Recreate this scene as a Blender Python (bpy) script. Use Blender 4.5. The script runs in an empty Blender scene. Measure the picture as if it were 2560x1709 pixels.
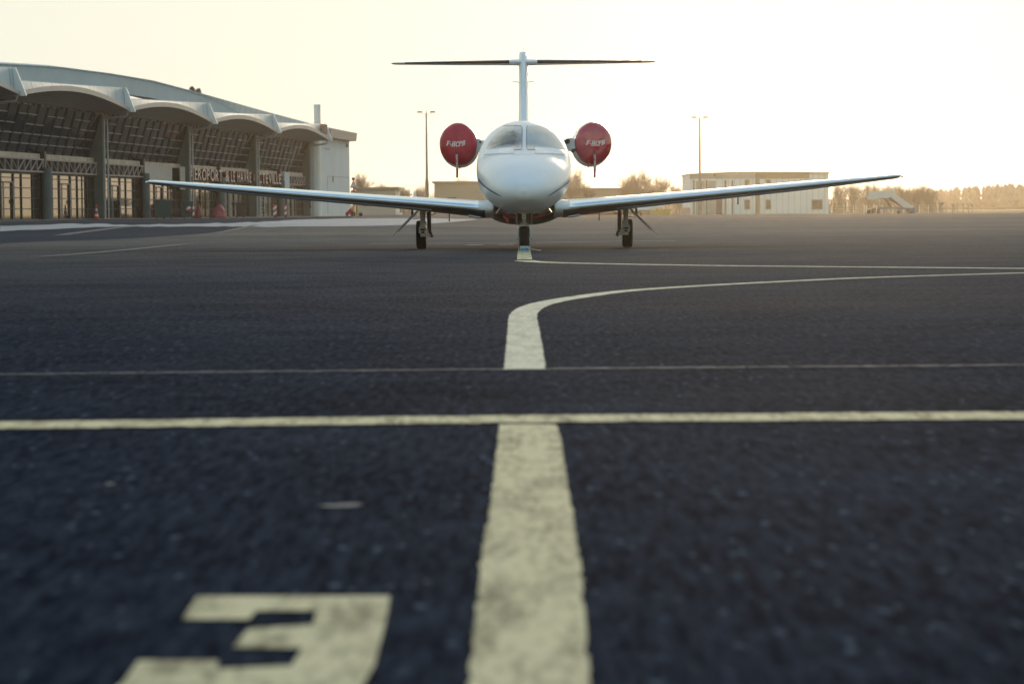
import bpy, bmesh, math, random
from mathutils import Vector, Matrix
from mathutils.bvhtree import BVHTree
R = math.radians
random.seed(7)
SC = bpy.context.scene
COL = SC.collection

# ------------------------------------------------------------------ camera
FPX, CX, CY = 6044.0, 1280.0, 854.5          # focal length and centre, pixels of the 2560 px photograph
CAM_H, PITCH, ROLL = 0.70, R(3.083), R(-0.45)
cam_rot = Matrix.Rotation(R(90) - PITCH, 4, 'X') @ Matrix.Rotation(ROLL, 4, 'Z')
CAM_M = Matrix.Translation((0, 0, CAM_H)) @ cam_rot
cd = bpy.data.cameras.new('camera'); cam = bpy.data.objects.new('camera', cd); COL.objects.link(cam)
cam.matrix_world = CAM_M
cd.sensor_width = 36.0; cd.lens = FPX / 2560 * 36.0
cd.clip_start = 0.1; cd.clip_end = 12000
cd.dof.use_dof = True; cd.dof.focus_distance = 42.5; cd.dof.aperture_fstop = 4.2
SC.camera = cam

# ------------------------------------------------------------------ sky, sun, exposure
SUN_EL, SUN_AZ = R(9), R(7)                  # azimuth from +Y, positive to the right
w = bpy.data.worlds.new("World"); SC.world = w; w.use_nodes = True
nt = w.node_tree; bg = nt.nodes['Background']
sky = nt.nodes.new('ShaderNodeTexSky'); sky.sky_type = 'NISHITA'; sky.sun_disc = False
sky.sun_elevation = SUN_EL; sky.sun_rotation = SUN_AZ
sky.air_density = 1.2; sky.dust_density = 3.0; sky.ozone_density = 1.5
wb = nt.nodes.new('ShaderNodeVectorMath'); wb.operation = 'MULTIPLY'; wb.inputs[1].default_value = (1.0, 1.015, 1.09)   # camera white balance
nt.links.new(sky.outputs[0], wb.inputs[0]); cap = nt.nodes.new('ShaderNodeVectorMath'); cap.operation = 'MINIMUM'; cap.inputs[1].default_value = (2.12, 2.12, 1.82)   # per-channel ceiling on sky brightness evens out the glow round the sun
nt.links.new(wb.outputs[0], cap.inputs[0]); nt.links.new(cap.outputs[0], bg.inputs[0]); bg.inputs[1].default_value = 0.14
ld = bpy.data.lights.new('sun', 'SUN'); ld.energy = .5; ld.angle = R(10); ld.color = (1.0, .76, .5)
sun = bpy.data.objects.new('sun', ld); COL.objects.link(sun)
sdir = Vector((math.sin(SUN_AZ) * math.cos(SUN_EL), math.cos(SUN_AZ) * math.cos(SUN_EL), math.sin(SUN_EL)))
sun.rotation_euler = sdir.to_track_quat('Z', 'Y').to_euler()
SC.view_settings.view_transform = 'Standard'; SC.view_settings.look = 'None'
SC.view_settings.exposure = 1.65; SC.view_settings.gamma = 1.0; SC.view_settings.use_curve_mapping = False
SC.cycles.use_denoising = True
SC.cycles.volume_bounces = 1; SC.cycles.max_bounces = 8

# ------------------------------------------------------------------ pixel <-> world helpers (photograph pixels)
def smooth(a, b, x):
    t = max(0., min(1., (x - a) / (b - a))); return t * t * (3 - 2 * t)
def gh(x, y):                                  # height of the apron: it rises gently to the terminal forecourt
    return .42 * smooth(66, 120, y) * smooth(4, -12, x)
def ray(px, py):
    d = cam_rot.to_3x3() @ Vector(((px - CX) / FPX, -(py - CY) / FPX, -1.0))
    return Vector((0, 0, CAM_H)), d / d.y
def at(px, py, Y):                             # point seen at a pixel, Y metres ahead
    o, d = ray(px, py); return o + d * Y
def ground_at(px, py):
    o, d = ray(px, py)
    t = 2.0
    while t < 3000:
        p = o + d * t
        if p.z <= gh(p.x, p.y): break
        t *= 1.01
    a, b = t / 1.01, t
    for _ in range(30):
        m = (a + b) / 2; p = o + d * m
        if p.z <= gh(p.x, p.y): b = m
        else: a = m
    return o + d * b
def stand(px, Y):                              # ground point under image column px, Y metres ahead
    o, d = ray(px, 535); p = o + d * Y; p.z = gh(p.x, p.y); return p
def hgt(px, py, Y): return at(px, py, Y).z

# ------------------------------------------------------------------ objects
def tag(o, label=None, cat=None, group=None, kind=None):
    if label: o['label'] = label
    if cat: o['category'] = cat
    if group: o['group'] = group
    if kind: o['kind'] = kind
    return o
def empty(name, loc=(0, 0, 0), rz=0, label=None, cat=None, group=None):
    o = bpy.data.objects.new(name, None); COL.objects.link(o); o.location = loc; o.rotation_euler = (0, 0, rz)
    o.empty_display_size = .2
    return tag(o, label, cat, group)
class MB:
    def __init__(s): s.v = []; s.f = []; s.sm = []; s.mi = []
    def add(s, vs, fs, smooth=False, mi=0, M=None):
        b = len(s.v)
        for p in vs:
            p = Vector(p); s.v.append(tuple(M @ p) if M else tuple(p))
        for f in fs: s.f.append([b + i for i in f]); s.sm.append(smooth); s.mi.append(mi)
        return s
    def box(s, x0, x1, y0, y1, z0, z1, M=None, mi=0, bev=0):
        if bev:
            bm = bmesh.new(); bmesh.ops.create_cube(bm, size=1.0)
            for v in bm.verts: v.co = Vector(((x0+x1)/2 + v.co.x*(x1-x0), (y0+y1)/2 + v.co.y*(y1-y0), (z0+z1)/2 + v.co.z*(z1-z0)))
            bmesh.ops.bevel(bm, geom=bm.edges[:], offset=bev, segments=2, affect='EDGES', profile=.6)
            vs = [v.co.copy() for v in bm.verts]; fs = [[v.index for v in f.verts] for f in bm.faces]; bm.free()
            return s.add(vs, fs, False, mi, M)
        vs = [(x, y, z) for z in (z0, z1) for y in (y0, y1) for x in (x0, x1)]
        return s.add(vs, [(0,2,3,1),(4,5,7,6),(0,1,5,4),(2,6,7,3),(0,4,6,2),(1,3,7,5)], False, mi, M)
    def tube(s, pts, r, n=10, smooth=True, mi=0, M=None, cap=True, sx=1.0):
        pts = [Vector(p) for p in pts]; rs = r if isinstance(r, (list, tuple)) else [r] * len(pts)
        vs = []; N = len(pts); up = Vector((0, 0, 1))
        t0 = (pts[1] - pts[0]).normalized()
        if abs(t0.z) > .9: up = Vector((1, 0, 0))
        for i, p in enumerate(pts):
            t = (pts[min(i+1, N-1)] - pts[max(i-1, 0)]).normalized()
            a = t.cross(up).normalized(); b = a.cross(t).normalized()
            for k in range(n):
                th = 2 * math.pi * k / n
                vs.append(p + (a * math.cos(th) * sx + b * math.sin(th)) * rs[i])
        fs = [(i*n + k, i*n + (k+1) % n, (i+1)*n + (k+1) % n, (i+1)*n + k) for i in range(N-1) for k in range(n)]
        s.add(vs, fs, smooth, mi, M)
        if cap:
            s.add(vs[:n], [tuple(range(n))[::-1]], False, mi, M); s.add(vs[-n:], [tuple(range(n))], False, mi, M)
        return s
    def loft(s, rings, closed=True, smooth=True, mi=0, M=None, caps=False):
        n = len(rings[0]); vs = [p for r in rings for p in r]; m = n if closed else n - 1
        fs = [(i*n + k, i*n + (k+1) % n, (i+1)*n + (k+1) % n, (i+1)*n + k) for i in range(len(rings)-1) for k in range(m)]
        if caps: fs += [tuple(range(n))[::-1], tuple(range((len(rings)-1)*n, len(rings)*n))]
        return s.add(vs, fs, smooth, mi, M)
    def lathe(s, prof, n=32, M=None, mi=0, axis='Z'):      # prof: (r, h)
        rings = []
        for r, h in prof:
            ring = []
            for k in range(n):
                th = 2*math.pi*k/n; c, q = r*math.cos(th), r*math.sin(th)
                ring.append({'Z': (c, q, h), 'Y': (c, h, q), 'X': (h, c, q)}[axis])
            rings.append(ring)
        return s.loft(rings, M=M, mi=mi, caps=True)
    def prism(s, poly, a, b, axis='Y', mi=0, M=None):       # poly 2-D extruded along an axis
        n = len(poly)
        def P(u, v, h): return {'Y': (u, h, v), 'X': (h, u, v), 'Z': (u, v, h)}[axis]
        vs = [P(u, v, a) for u, v in poly] + [P(u, v, b) for u, v in poly]
        fs = [tuple(range(n)), tuple(range(n, 2*n))[::-1]] + [(i, i+n, (i+1) % n + n, (i+1) % n) for i in range(n)]
        return s.add(vs, fs, False, mi, M)
    def build(s, name, mats, parent=None, loc=None, fixn=True):
        me = bpy.data.meshes.new(name); me.from_pydata(s.v, [], s.f)
        if not isinstance(mats, (list, tuple)): mats = [mats]
        for m in mats: me.materials.append(m)
        me.polygons.foreach_set('use_smooth', s.sm); me.polygons.foreach_set('material_index', s.mi)
        if fixn and len(s.f) < 40000:
            bm = bmesh.new(); bm.from_mesh(me); bmesh.ops.recalc_face_normals(bm, faces=bm.faces[:]); bm.to_mesh(me); bm.free()
        me.update()
        o = bpy.data.objects.new(name, me); COL.objects.link(o)
        if parent: o.parent = parent
        if loc is not None: o.location = loc
        return o
def children(o): return [c for c in bpy.data.objects if c.parent == o]
def copy_tree(o, parent=None, top=True):
    c = o.copy(); COL.objects.link(c)
    if not top: c.parent = parent
    for ch in children(o): copy_tree(ch, c, False)
    return c
def catmull(pts, n):
    out = []; P = [pts[0]] + list(pts) + [pts[-1]]
    for i in range(1, len(P) - 2):
        for k in range(n):
            t = k / n
            out.append(tuple(.5 * (2*b + (c-a)*t + (2*a-5*b+4*c-d)*t*t + (3*b-a-3*c+d)*t**3) for a, b, c, d in zip(P[i-1], P[i], P[i+1], P[i+2])))
    out.append(tuple(pts[-1])); return out
def interp(tab, x):
    if x <= tab[0][0]: return tab[0][1:]
    for a, b in zip(tab, tab[1:]):
        if x <= b[0]:
            t = (x - a[0]) / (b[0] - a[0]); return tuple(p + (q - p) * t for p, q in zip(a[1:], b[1:]))
    return tab[-1][1:]

# ------------------------------------------------------------------ materials
def mat(name, col, rough=.6, metal=0, spec=.5, coat=0, noise=None, bump=None, ior=None, emit=None):
    """noise = (scale, amount, detail) varies the colour; bump = (scale, strength, distance)"""
    m = bpy.data.materials.new(name); m.use_nodes = True; t = m.node_tree; b = t.nodes['Principled BSDF']
    b.inputs['Base Color'].default_value = (*col, 1); b.inputs['Roughness'].default_value = rough
    b.inputs['Metallic'].default_value = metal; b.inputs['Specular IOR Level'].default_value = spec
    b.inputs['Coat Weight'].default_value = coat
    if ior: b.inputs['IOR'].default_value = ior
    tc = t.nodes.new('ShaderNodeTexCoord')
    if noise:
        n = t.nodes.new('ShaderNodeTexNoise'); n.inputs['Scale'].default_value = noise[0]
        n.inputs['Detail'].default_value = noise[2] if len(noise) > 2 else 5
        t.links.new(tc.outputs['Object'], n.inputs['Vector'])
        mr = t.nodes.new('ShaderNodeMapRange'); mr.inputs[1].default_value = .3; mr.inputs[2].default_value = .7
        mr.inputs[3].default_value = 1 - noise[1]; mr.inputs[4].default_value = 1 + noise[1]
        t.links.new(n.outputs['Fac'], mr.inputs[0])
        mx = t.nodes.new('ShaderNodeVectorMath'); mx.operation = 'SCALE'; mx.inputs[0].default_value = col
        t.links.new(mr.outputs[0], mx.inputs['Scale']); t.links.new(mx.outputs[0], b.inputs['Base Color'])
    if bump:
        n = t.nodes.new('ShaderNodeTexNoise'); n.inputs['Scale'].default_value = bump[0]; n.inputs['Detail'].default_value = 3
        t.links.new(tc.outputs['Object'], n.inputs['Vector'])
        bp = t.nodes.new('ShaderNodeBump'); bp.inputs['Strength'].default_value = bump[1]; bp.inputs['Distance'].default_value = bump[2]
        t.links.new(n.outputs['Fac'], bp.inputs['Height']); t.links.new(bp.outputs[0], b.inputs['Normal'])
    if emit:
        b.inputs['Emission Color'].default_value = (*emit[:3], 1); b.inputs['Emission Strength'].default_value = emit[3]
    return m

def asphalt_mat(name, dark, light, spec=.05, rough=.88, old=False):
    m = bpy.data.materials.new(name); m.use_nodes = True; t = m.node_tree; b = t.nodes['Principled BSDF']
    N = t.nodes; L = t.links
    geo = N.new('ShaderNodeNewGeometry')
    def noise(scale, detail=5, rough_=.55, sx=1, sy=1):
        mp = N.new('ShaderNodeMapping'); mp.inputs['Scale'].default_value = (sx, sy, 1); L.new(geo.outputs['Position'], mp.inputs[0])
        n = N.new('ShaderNodeTexNoise'); n.inputs['Scale'].default_value = scale; n.inputs['Detail'].default_value = detail
        n.inputs['Roughness'].default_value = rough_; L.new(mp.outputs[0], n.inputs['Vector']); return n
    n1 = noise(.9, 6); n2 = noise(30, 4, .7, 1, .14); n3 = noise(95, 2, .6, 1, .3); n4 = noise(.06, 4, .6, .35)
    vor = N.new('ShaderNodeTexVoronoi'); vor.inputs['Scale'].default_value = 60; vmp = N.new('ShaderNodeMapping'); vmp.inputs['Scale'].default_value = (1, .35, 1); L.new(geo.outputs['Position'], vmp.inputs[0]); L.new(vmp.outputs[0], vor.inputs['Vector'])
    def mth(op, a, c):
        q = N.new('ShaderNodeMath'); q.operation = op
        for i, x in enumerate((a, c)):
            if isinstance(x, (int, float)): q.inputs[i].default_value = x
            else: L.new(x, q.inputs[i])
        return q.outputs[0]
    s = mth('ADD', mth('MULTIPLY', n1.outputs[0], .35), mth('MULTIPLY', n2.outputs[0], 1.0))
    s = mth('ADD', s, mth('MULTIPLY', n3.outputs[0], .35)); s = mth('ADD', s, mth('MULTIPLY', n4.outputs[0], .6))
    mr = N.new('ShaderNodeMapRange'); mr.inputs[1].default_value = .98; mr.inputs[2].default_value = 1.32; L.new(s, mr.inputs[0])
    mix = N.new('ShaderNodeMix'); mix.data_type = 'RGBA'; mix.inputs[6].default_value = (*dark, 1); mix.inputs[7].default_value = (*light, 1)
    L.new(mr.outputs[0], mix.inputs[0])
    out0 = mix.outputs[2]
    if old:                                                          # older, browner surface laid beyond the stand
        sp = N.new('ShaderNodeSeparateXYZ'); L.new(geo.outputs['Position'], sp.inputs[0])
        n5 = noise(.09, 5, .6, .25)
        yy = mth('ADD', sp.outputs['Y'], mth('MULTIPLY', n5.outputs[0], 26))
        mo = N.new('ShaderNodeMapRange'); mo.inputs[1].default_value = 26; mo.inputs[2].default_value = 92; L.new(yy, mo.inputs[0])
        mo2 = N.new('ShaderNodeMix'); mo2.data_type = 'RGBA'; L.new(mo.outputs[0], mo2.inputs[0]); L.new(out0, mo2.inputs[6])
        oc = N.new('ShaderNodeMix'); oc.data_type = 'RGBA'; oc.inputs[6].default_value = (.11, .096, .082, 1); oc.inputs[7].default_value = (.25, .215, .18, 1)
        L.new(mr.outputs[0], oc.inputs[0]); L.new(oc.outputs[2], mo2.inputs[7]); out0 = mo2.outputs[2]
    # pale chips of stone in the binder
    ch = N.new('ShaderNodeMapRange'); ch.inputs[1].default_value = .86; ch.inputs[2].default_value = .93; L.new(vor.outputs['Color'], ch.inputs[0])
    mix2 = N.new('ShaderNodeMix'); mix2.data_type = 'RGBA'; mix2.inputs[7].default_value = (light[0]*5, light[1]*4.8, light[2]*4.2, 1)
    L.new(out0, mix2.inputs[6]); L.new(mth('MULTIPLY', ch.outputs[0], .3), mix2.inputs[0])
    L.new(mix2.outputs[2], b.inputs['Base Color'])
    rr = N.new('ShaderNodeMapRange'); rr.inputs[1].default_value = .35; rr.inputs[2].default_value = .65
    rr.inputs[3].default_value = rough - .1; rr.inputs[4].default_value = rough + .1; L.new(n4.outputs[0], rr.inputs[0]); L.new(rr.outputs[0], b.inputs['Roughness'])
    b.inputs['Specular IOR Level'].default_value = spec
    bp = N.new('ShaderNodeBump'); bp.inputs['Strength'].default_value = .25; bp.inputs['Distance'].default_value = .003
    L.new(mth('ADD', vor.outputs['Distance'], n3.outputs[0]), bp.inputs['Height']); L.new(bp.outputs[0], b.inputs['Normal'])
    return m

def paint_mat(name, col, wear=.35):               # road paint worn through to the asphalt in spots
    m = bpy.data.materials.new(name); m.use_nodes = True; t = m.node_tree; b = t.nodes['Principled BSDF']; N = t.nodes; L = t.links
    geo = N.new('ShaderNodeNewGeometry')
    n = N.new('ShaderNodeTexNoise'); n.inputs['Scale'].default_value = 40; n.inputs['Detail'].default_value = 6; n.inputs['Roughness'].default_value = .7
    n2 = N.new('ShaderNodeTexNoise'); n2.inputs['Scale'].default_value = 9; n2.inputs['Detail'].default_value = 4
    pm = N.new('ShaderNodeMapping'); pm.inputs['Scale'].default_value = (1, .22, 1); L.new(geo.outputs['Position'], pm.inputs[0])
    L.new(pm.outputs[0], n.inputs['Vector']); L.new(pm.outputs[0], n2.inputs['Vector'])
    a = N.new('ShaderNodeMath'); a.operation = 'MULTIPLY_ADD'; L.new(n2.outputs[0], a.inputs[0]); a.inputs[1].default_value = .8; L.new(n.outputs[0], a.inputs[2])
    mr = N.new('ShaderNodeMapRange'); mr.inputs[1].default_value = .70; mr.inputs[2].default_value = .98; L.new(a.outputs[0], mr.inputs[0])
    r = N.new('ShaderNodeMix'); r.data_type = 'RGBA'; r.inputs[6].default_value = (col[0]*(1-wear), col[1]*(1-wear), col[2]*(1-wear), 1); r.inputs[7].default_value = (*col, 1)
    L.new(mr.outputs[0], r.inputs[0]); L.new(r.outputs[2], b.inputs['Base Color'])
    b.inputs['Roughness'].default_value = .9; b.inputs['Specular IOR Level'].default_value = .06
    bp = N.new('ShaderNodeBump'); bp.inputs['Strength'].default_value = .5; bp.inputs['Distance'].default_value = .004
    L.new(n.outputs[0], bp.inputs['Height']); L.new(bp.outputs[0], b.inputs['Normal'])
    return m

def stripe_mat(name, c1, c2, scale, axis='X', rough=.6, duty=.5, rot=0, spec=.4):
    m = bpy.data.materials.new(name); m.use_nodes = True; t = m.node_tree; b = t.nodes['Principled BSDF']; N = t.nodes; L = t.links
    tc = N.new('ShaderNodeTexCoord'); mp = N.new('ShaderNodeMapping'); mp.inputs['Rotation'].default_value = (0, rot, 0)
    L.new(tc.outputs['Object'], mp.inputs[0]); sp = N.new('ShaderNodeSeparateXYZ'); L.new(mp.outputs[0], sp.inputs[0])
    q = N.new('ShaderNodeMath'); q.operation = 'MULTIPLY'; L.new(sp.outputs[axis], q.inputs[0]); q.inputs[1].default_value = scale
    f = N.new('ShaderNodeMath'); f.operation = 'FRACT'; L.new(q.outputs[0], f.inputs[0])
    g = N.new('ShaderNodeMath'); g.operation = 'GREATER_THAN'; L.new(f.outputs[0], g.inputs[0]); g.inputs[1].default_value = duty
    mx = N.new('ShaderNodeMix'); mx.data_type = 'RGBA'; mx.inputs[6].default_value = (*c1, 1); mx.inputs[7].default_value = (*c2, 1)
    L.new(g.outputs[0], mx.inputs[0]); L.new(mx.outputs[2], b.inputs['Base Color']); b.inputs['Roughness'].default_value = rough
    b.inputs['Specular IOR Level'].default_value = spec
    return m

M = {}
M['asphalt'] = asphalt_mat('asphalt', (.0085, .0115, .0185), (.042, .050, .066), .0007, .92, True)
M['fresh_asphalt'] = asphalt_mat('fresh_asphalt', (.030, .038, .048), (.055, .065, .078), .0012, .95)
M['concrete_apron'] = asphalt_mat('concrete_apron', (.22, .235, .245), (.36, .37, .37), .1, .8)
M['grass'] = mat('grass', (.16, .15, .07), .95, noise=(.05, .4), spec=.1)
M['field'] = mat('field', (.30, .25, .15), .95, noise=(.01, .3), spec=.1)
M['yellow_paint'] = paint_mat('yellow_paint', (.72, .60, .35), .6)
M['cream_paint'] = paint_mat('cream_paint', (.74, .66, .47), .35)
M['stain'] = mat('pale_stain', (.14, .145, .15), .9)
M['white_paint'] = paint_mat('white_paint', (.60, .60, .58), .3)
M['faint_paint'] = paint_mat('faint_paint', (.13, .135, .14), .5)
M['tar_seam'] = mat('tar_seam', (.13, .135, .14), .8, noise=(3, .4))
M['white'] = mat('aircraft_white', (.80, .825, .825), .28, spec=.38, coat=.0, noise=(1.5, .045), bump=(.8, .03, .02))
M['white2'] = mat('aircraft_white_panel', (.78, .80, .80), .25, coat=.3)
M['black_line'] = mat('black_line', (.015, .015, .02), .3)
M['underside'] = mat('dark_underside', (.035, .040, .052), .35, noise=(3, .25))  # near-black for the lower wing skin; also colours shade into the belly
M['door_grey'] = mat('door_grey', (.10, .11, .12), .5)
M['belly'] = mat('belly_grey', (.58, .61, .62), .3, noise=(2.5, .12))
M['seam_grey'] = mat('seam_grey', (.42, .44, .45), .5)
M['boot'] = mat('deice_boot_rubber', (.012, .013, .016), .42, noise=(20, .2))
M['le_metal'] = mat('polished_leading_edge', (.74, .83, .87), .36, 1, noise=(3, .05), bump=(.6, .02, .02))
M['flue'] = mat('flue_steel', (.82, .76, .68), .5)
M['chrome'] = mat('polished_metal', (.75, .76, .77), .12, 1, noise=(12, .06))
M['gear_white'] = mat('gear_paint', (.50, .54, .55), .4, noise=(18, .15))
M['gear_dark'] = mat('gear_dark', (.05, .05, .055), .4, noise=(18, .3))
M['tyre'] = mat('tyre_rubber', (.008, .008, .010), .8, spec=.2, noise=(30, .3), bump=(60, .3, .003))
M['hub'] = mat('wheel_hub', (.55, .56, .57), .4, .4)
M['cover'] = mat('red_cover_fabric', (.42, .018, .038), .42, noise=(5, .14), spec=.4, coat=.12, bump=(5.5, .38, .028))
M['cover_gloss'] = mat('red_cover_vinyl', (.42, .018, .038), .2, noise=(5, .14), spec=.6, coat=.9, bump=(4.5, .42, .03))
M['ribbon'] = mat('red_ribbon', (.27, .02, .03), .6, noise=(25, .15))
M['ribbon_brown'] = mat('faded_ribbon', (.20, .055, .02), .6, noise=(25, .15))
M['lettering'] = mat('white_lettering', (.72, .72, .70), .6)
M['glass_cockpit'] = None
M['intake'] = mat('intake_dark', (.01, .01, .01), .5)
M['bare_metal'] = mat('bare_metal', (.45, .46, .47), .35, .8)
M['concrete_col'] = mat('painted_column', (.10, .125, .13), .7, noise=(1.2, .18))
M['dark_frame'] = mat('dark_frame', (.020, .022, .028), .5)
M['pink_metal'] = mat('primer_steel', (.34, .27, .25), .6, noise=(2, .1))
M['fascia'] = mat('canopy_fascia', (.36, .335, .31), .5, noise=(1.5, .06))
M['panel_grey'] = stripe_mat('roof_panel', (.37, .46, .49), (.15, .18, .19), .55, 'X', .5, .94)
M['roof_blue'] = mat('roof_blue', (.13, .29, .36), .5, noise=(.4, .08))
M['soffit'] = stripe_mat('ribbed_soffit', (.36, .36, .37), (.18, .18, .185), 5.2, 'Y', .6, .62)
M['beam_beige'] = mat('beige_beam', (.48, .39, .30), .6, noise=(2.5, .25))
M['interior'] = mat('dark_interior', (.02, .022, .028), .8)
M['curtain_glass'] = mat('curtain_glass', (.006, .020, .034), .04, spec=.3, bump=(.5, .03, .02))
M['shop_glass'] = mat('shop_glass', (.03, .028, .024), .03, spec=1.0, ior=2.2, bump=(.6, .03, .02))
M['muntin'] = mat('horizontal_muntin', (.12, .12, .13), .5)
M['pipe_metal'] = mat('downpipe_zinc', (.42, .42, .42), .45, .3)
M['red_side'] = mat('sign_red', (.20, .012, .02), .5)
M['sign_face'] = mat('sign_face', (.50, .42, .37), .5)
M['wall_blue'] = mat('blue_grey_wall', (.50, .56, .58), .7, noise=(.5, .05))
M['hangar_wall'] = stripe_mat('ribbed_white_wall', (.72, .72, .68), (.60, .60, .56), 1.1, 'X', .6, .78)
M['hangar_tan'] = mat('tan_trim', (.26, .20, .11), .7)
M['window_dark'] = mat('window_dark', (.06, .055, .05), .15)
M['roofing'] = mat('roofing', (.28, .24, .19), .8, noise=(.2, .1))
M['far_wall'] = mat('far_wall', (.36, .29, .22), .85, noise=(.1, .08))
M['far_wall_light'] = mat('far_wall_light', (.42, .38, .32), .85, noise=(.1, .08))
M['mast'] = mat('mast_galvanised', (.17, .155, .125), .6)
M['bark'] = mat('bark', (.20, .14, .095), .9, noise=(2, .2))
M['twig'] = mat('twig', (.27, .19, .12), .9)
M['evergreen'] = mat('evergreen', (.15, .13, .09), .9, noise=(.5, .3))
M['fir_needles'] = mat('fir_needles', (.04, .05, .03), .9, noise=(.5, .3))
M['stairs_white'] = mat('stairs_white', (.52, .55, .54), .6, noise=(.8, .06))
M['stairs_blue'] = mat('stairs_blue', (.06, .10, .20), .6, noise=(1, .15))
M['rust'] = mat('rusty_frame', (.14, .06, .04), .7, noise=(2, .3))
M['bin_teal'] = mat('bin_plastic', (.02, .07, .075), .6)
M['tarp'] = mat('tarpaulin', (.30, .06, .07), .6, noise=(2.5, .45), bump=(2, .5, .1))
M['orange_cone'] = mat('cone_red', (.62, .05, .025), .5)
M['cone_white'] = mat('cone_white', (.75, .75, .73), .5)
M['red_white'] = stripe_mat('red_white_stripes', (.60, .05, .04), (.75, .73, .70), 3.0, 'Z', .5, .5, R(35))
M['red_sign'] = mat('red_sign', (.50, .03, .04), .5)
M['yellow_plastic'] = mat('yellow_plastic', (.55, .38, .06), .6)
M['pink_box'] = mat('pink_box', (.55, .34, .26), .7)
M['light_blue_text'] = mat('blue_text', (.015, .04, .09), .5)
M['chock'] = mat('chock_plate', (.32, .42, .46), .4)

M['shop_glass'].node_tree.nodes['Principled BSDF'].inputs['Specular Tint'].default_value = (1, .84, .70, 1)      # warm sky reflection put into the glass tint
# windscreen: grey sunshade behind glass; the left pane has a dark gap where the cockpit shows
def screen_mat(name, smudge):
    m = mat(name, (.33, .375, .395), .08, coat=.5, noise=(2.0, .08))
    t = m.node_tree; b = t.nodes['Principled BSDF']; b.inputs['Roughness'].default_value = .10
    if smudge:
        src = b.inputs['Base Color'].links[0].from_socket
        tc = t.nodes['Texture Coordinate']
        def blob(cx, cz, sx, sz, lo, hi, rz=0):
            mp = t.nodes.new('ShaderNodeMapping'); mp.inputs['Location'].default_value = (-cx/sx, 0, -cz/sz)
            mp.inputs['Scale'].default_value = (1/sx, 0, 1/sz)
            nz = t.nodes.new('ShaderNodeTexNoise'); nz.inputs['Scale'].default_value = 5
            t.links.new(tc.outputs['Object'], nz.inputs['Vector'])
            ad = t.nodes.new('ShaderNodeVectorMath'); ad.operation = 'MULTIPLY_ADD'; ad.inputs[1].default_value = (.22,)*3
            t.links.new(nz.outputs['Color'], ad.inputs[0]); t.links.new(tc.outputs['Object'], ad.inputs[2])
            t.links.new(ad.outputs[0], mp.inputs[0])
            ln = t.nodes.new('ShaderNodeVectorMath'); ln.operation = 'LENGTH'; t.links.new(mp.outputs[0], ln.inputs[0])
            r = t.nodes.new('ShaderNodeMapRange'); r.inputs[1].default_value = lo; r.inputs[2].default_value = hi
            r.inputs[3].default_value = 1; r.inputs[4].default_value = 0; t.links.new(ln.outputs['Value'], r.inputs[0]); return r.outputs[0]
        b1 = blob(-.25+.11, 1.985+.11, .23, .15, .5, 1.3); b2 = blob(-.40+.11, 1.91+.11, .26, .075, .4, 1.25)
        mxm = t.nodes.new('ShaderNodeMath'); mxm.operation = 'MAXIMUM'; t.links.new(b1, mxm.inputs[0]); t.links.new(b2, mxm.inputs[1])
        mx = t.nodes.new('ShaderNodeMix'); mx.data_type = 'RGBA'; mx.inputs[7].default_value = (.012, .014, .018, 1)
        ml = t.nodes.new('ShaderNodeMath'); ml.operation = 'MULTIPLY'; ml.inputs[1].default_value = 1.0; t.links.new(mxm.outputs[0], ml.inputs[0])
        t.links.new(ml.outputs[0], mx.inputs[0]); t.links.new(src, mx.inputs[6]); t.links.new(mx.outputs[2], b.inputs['Base Color'])
    return m
M['screen'] = screen_mat('windscreen_glass', False); M['screen_smudge'] = screen_mat('windscreen_glass_open', True)

# ------------------------------------------------------------------ ground, fields, pavements, paint
def grid_axis(ranges):
    out = []
    for a, b, st in ranges:
        n = max(1, round((b - a) / st)); out += [a + (b - a) * i / n for i in range(n)]
    out.append(ranges[-1][1]); return out
xs = grid_axis([(-1290, -200, 545), (-200, -14, 62), (-14, 6, 1), (6, 200, 97), (200, 1290, 545)])
ys = grid_axis([(-700, 64, 191), (64, 122, 1), (122, 400, 139), (400, 2600, 550)])
mb = MB(); mb.add([(x, y, gh(x, y)) for y in ys for x in xs],
                  [(j*len(xs)+i, j*len(xs)+i+1, (j+1)*len(xs)+i+1, (j+1)*len(xs)+i) for j in range(len(ys)-1) for i in range(len(xs)-1)], True)
tag(mb.build('ground', M['asphalt']), kind='structure')

def drape(name, left, right, m, off=.004, nx=1, label=None, jit=0):     # strip between two ground polylines
    if jit:                                                              # frayed edge of rolled-on paint
        rj = random.Random(len(left)); Lq, Rq = [], []
        for i in range(len(left) - 1):
            seg_l = max(1, int(math.hypot(left[i+1][0]-left[i][0], left[i+1][1]-left[i][1]) / .03)); seg_l = min(seg_l, 120)
            for k in range(seg_l):
                t = k / seg_l
                for q, src in ((Lq, left), (Rq, right)):
                    q.append((src[i][0]+(src[i+1][0]-src[i][0])*t + rj.gauss(0, jit), src[i][1]+(src[i+1][1]-src[i][1])*t + rj.gauss(0, jit)))
        left, right = Lq + [left[-1]], Rq + [right[-1]]
    mb = MB(); vs = []; n = len(left)
    for a, b in zip(left, right):
        for k in range(nx + 1):
            t = k / nx; x = a[0] + (b[0]-a[0])*t; y = a[1] + (b[1]-a[1])*t
            vs.append((x, y, gh(x, y) + off))
    W = nx + 1
    mb.add(vs, [(i*W+k, i*W+k+1, (i+1)*W+k+1, (i+1)*W+k) for i in range(n-1) for k in range(nx)])
    o = mb.build(name, m, fixn=False)
    for p in o.data.polygons:
        if p.normal.z < 0: p.flip()
    return tag(o, kind='structure')
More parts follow.
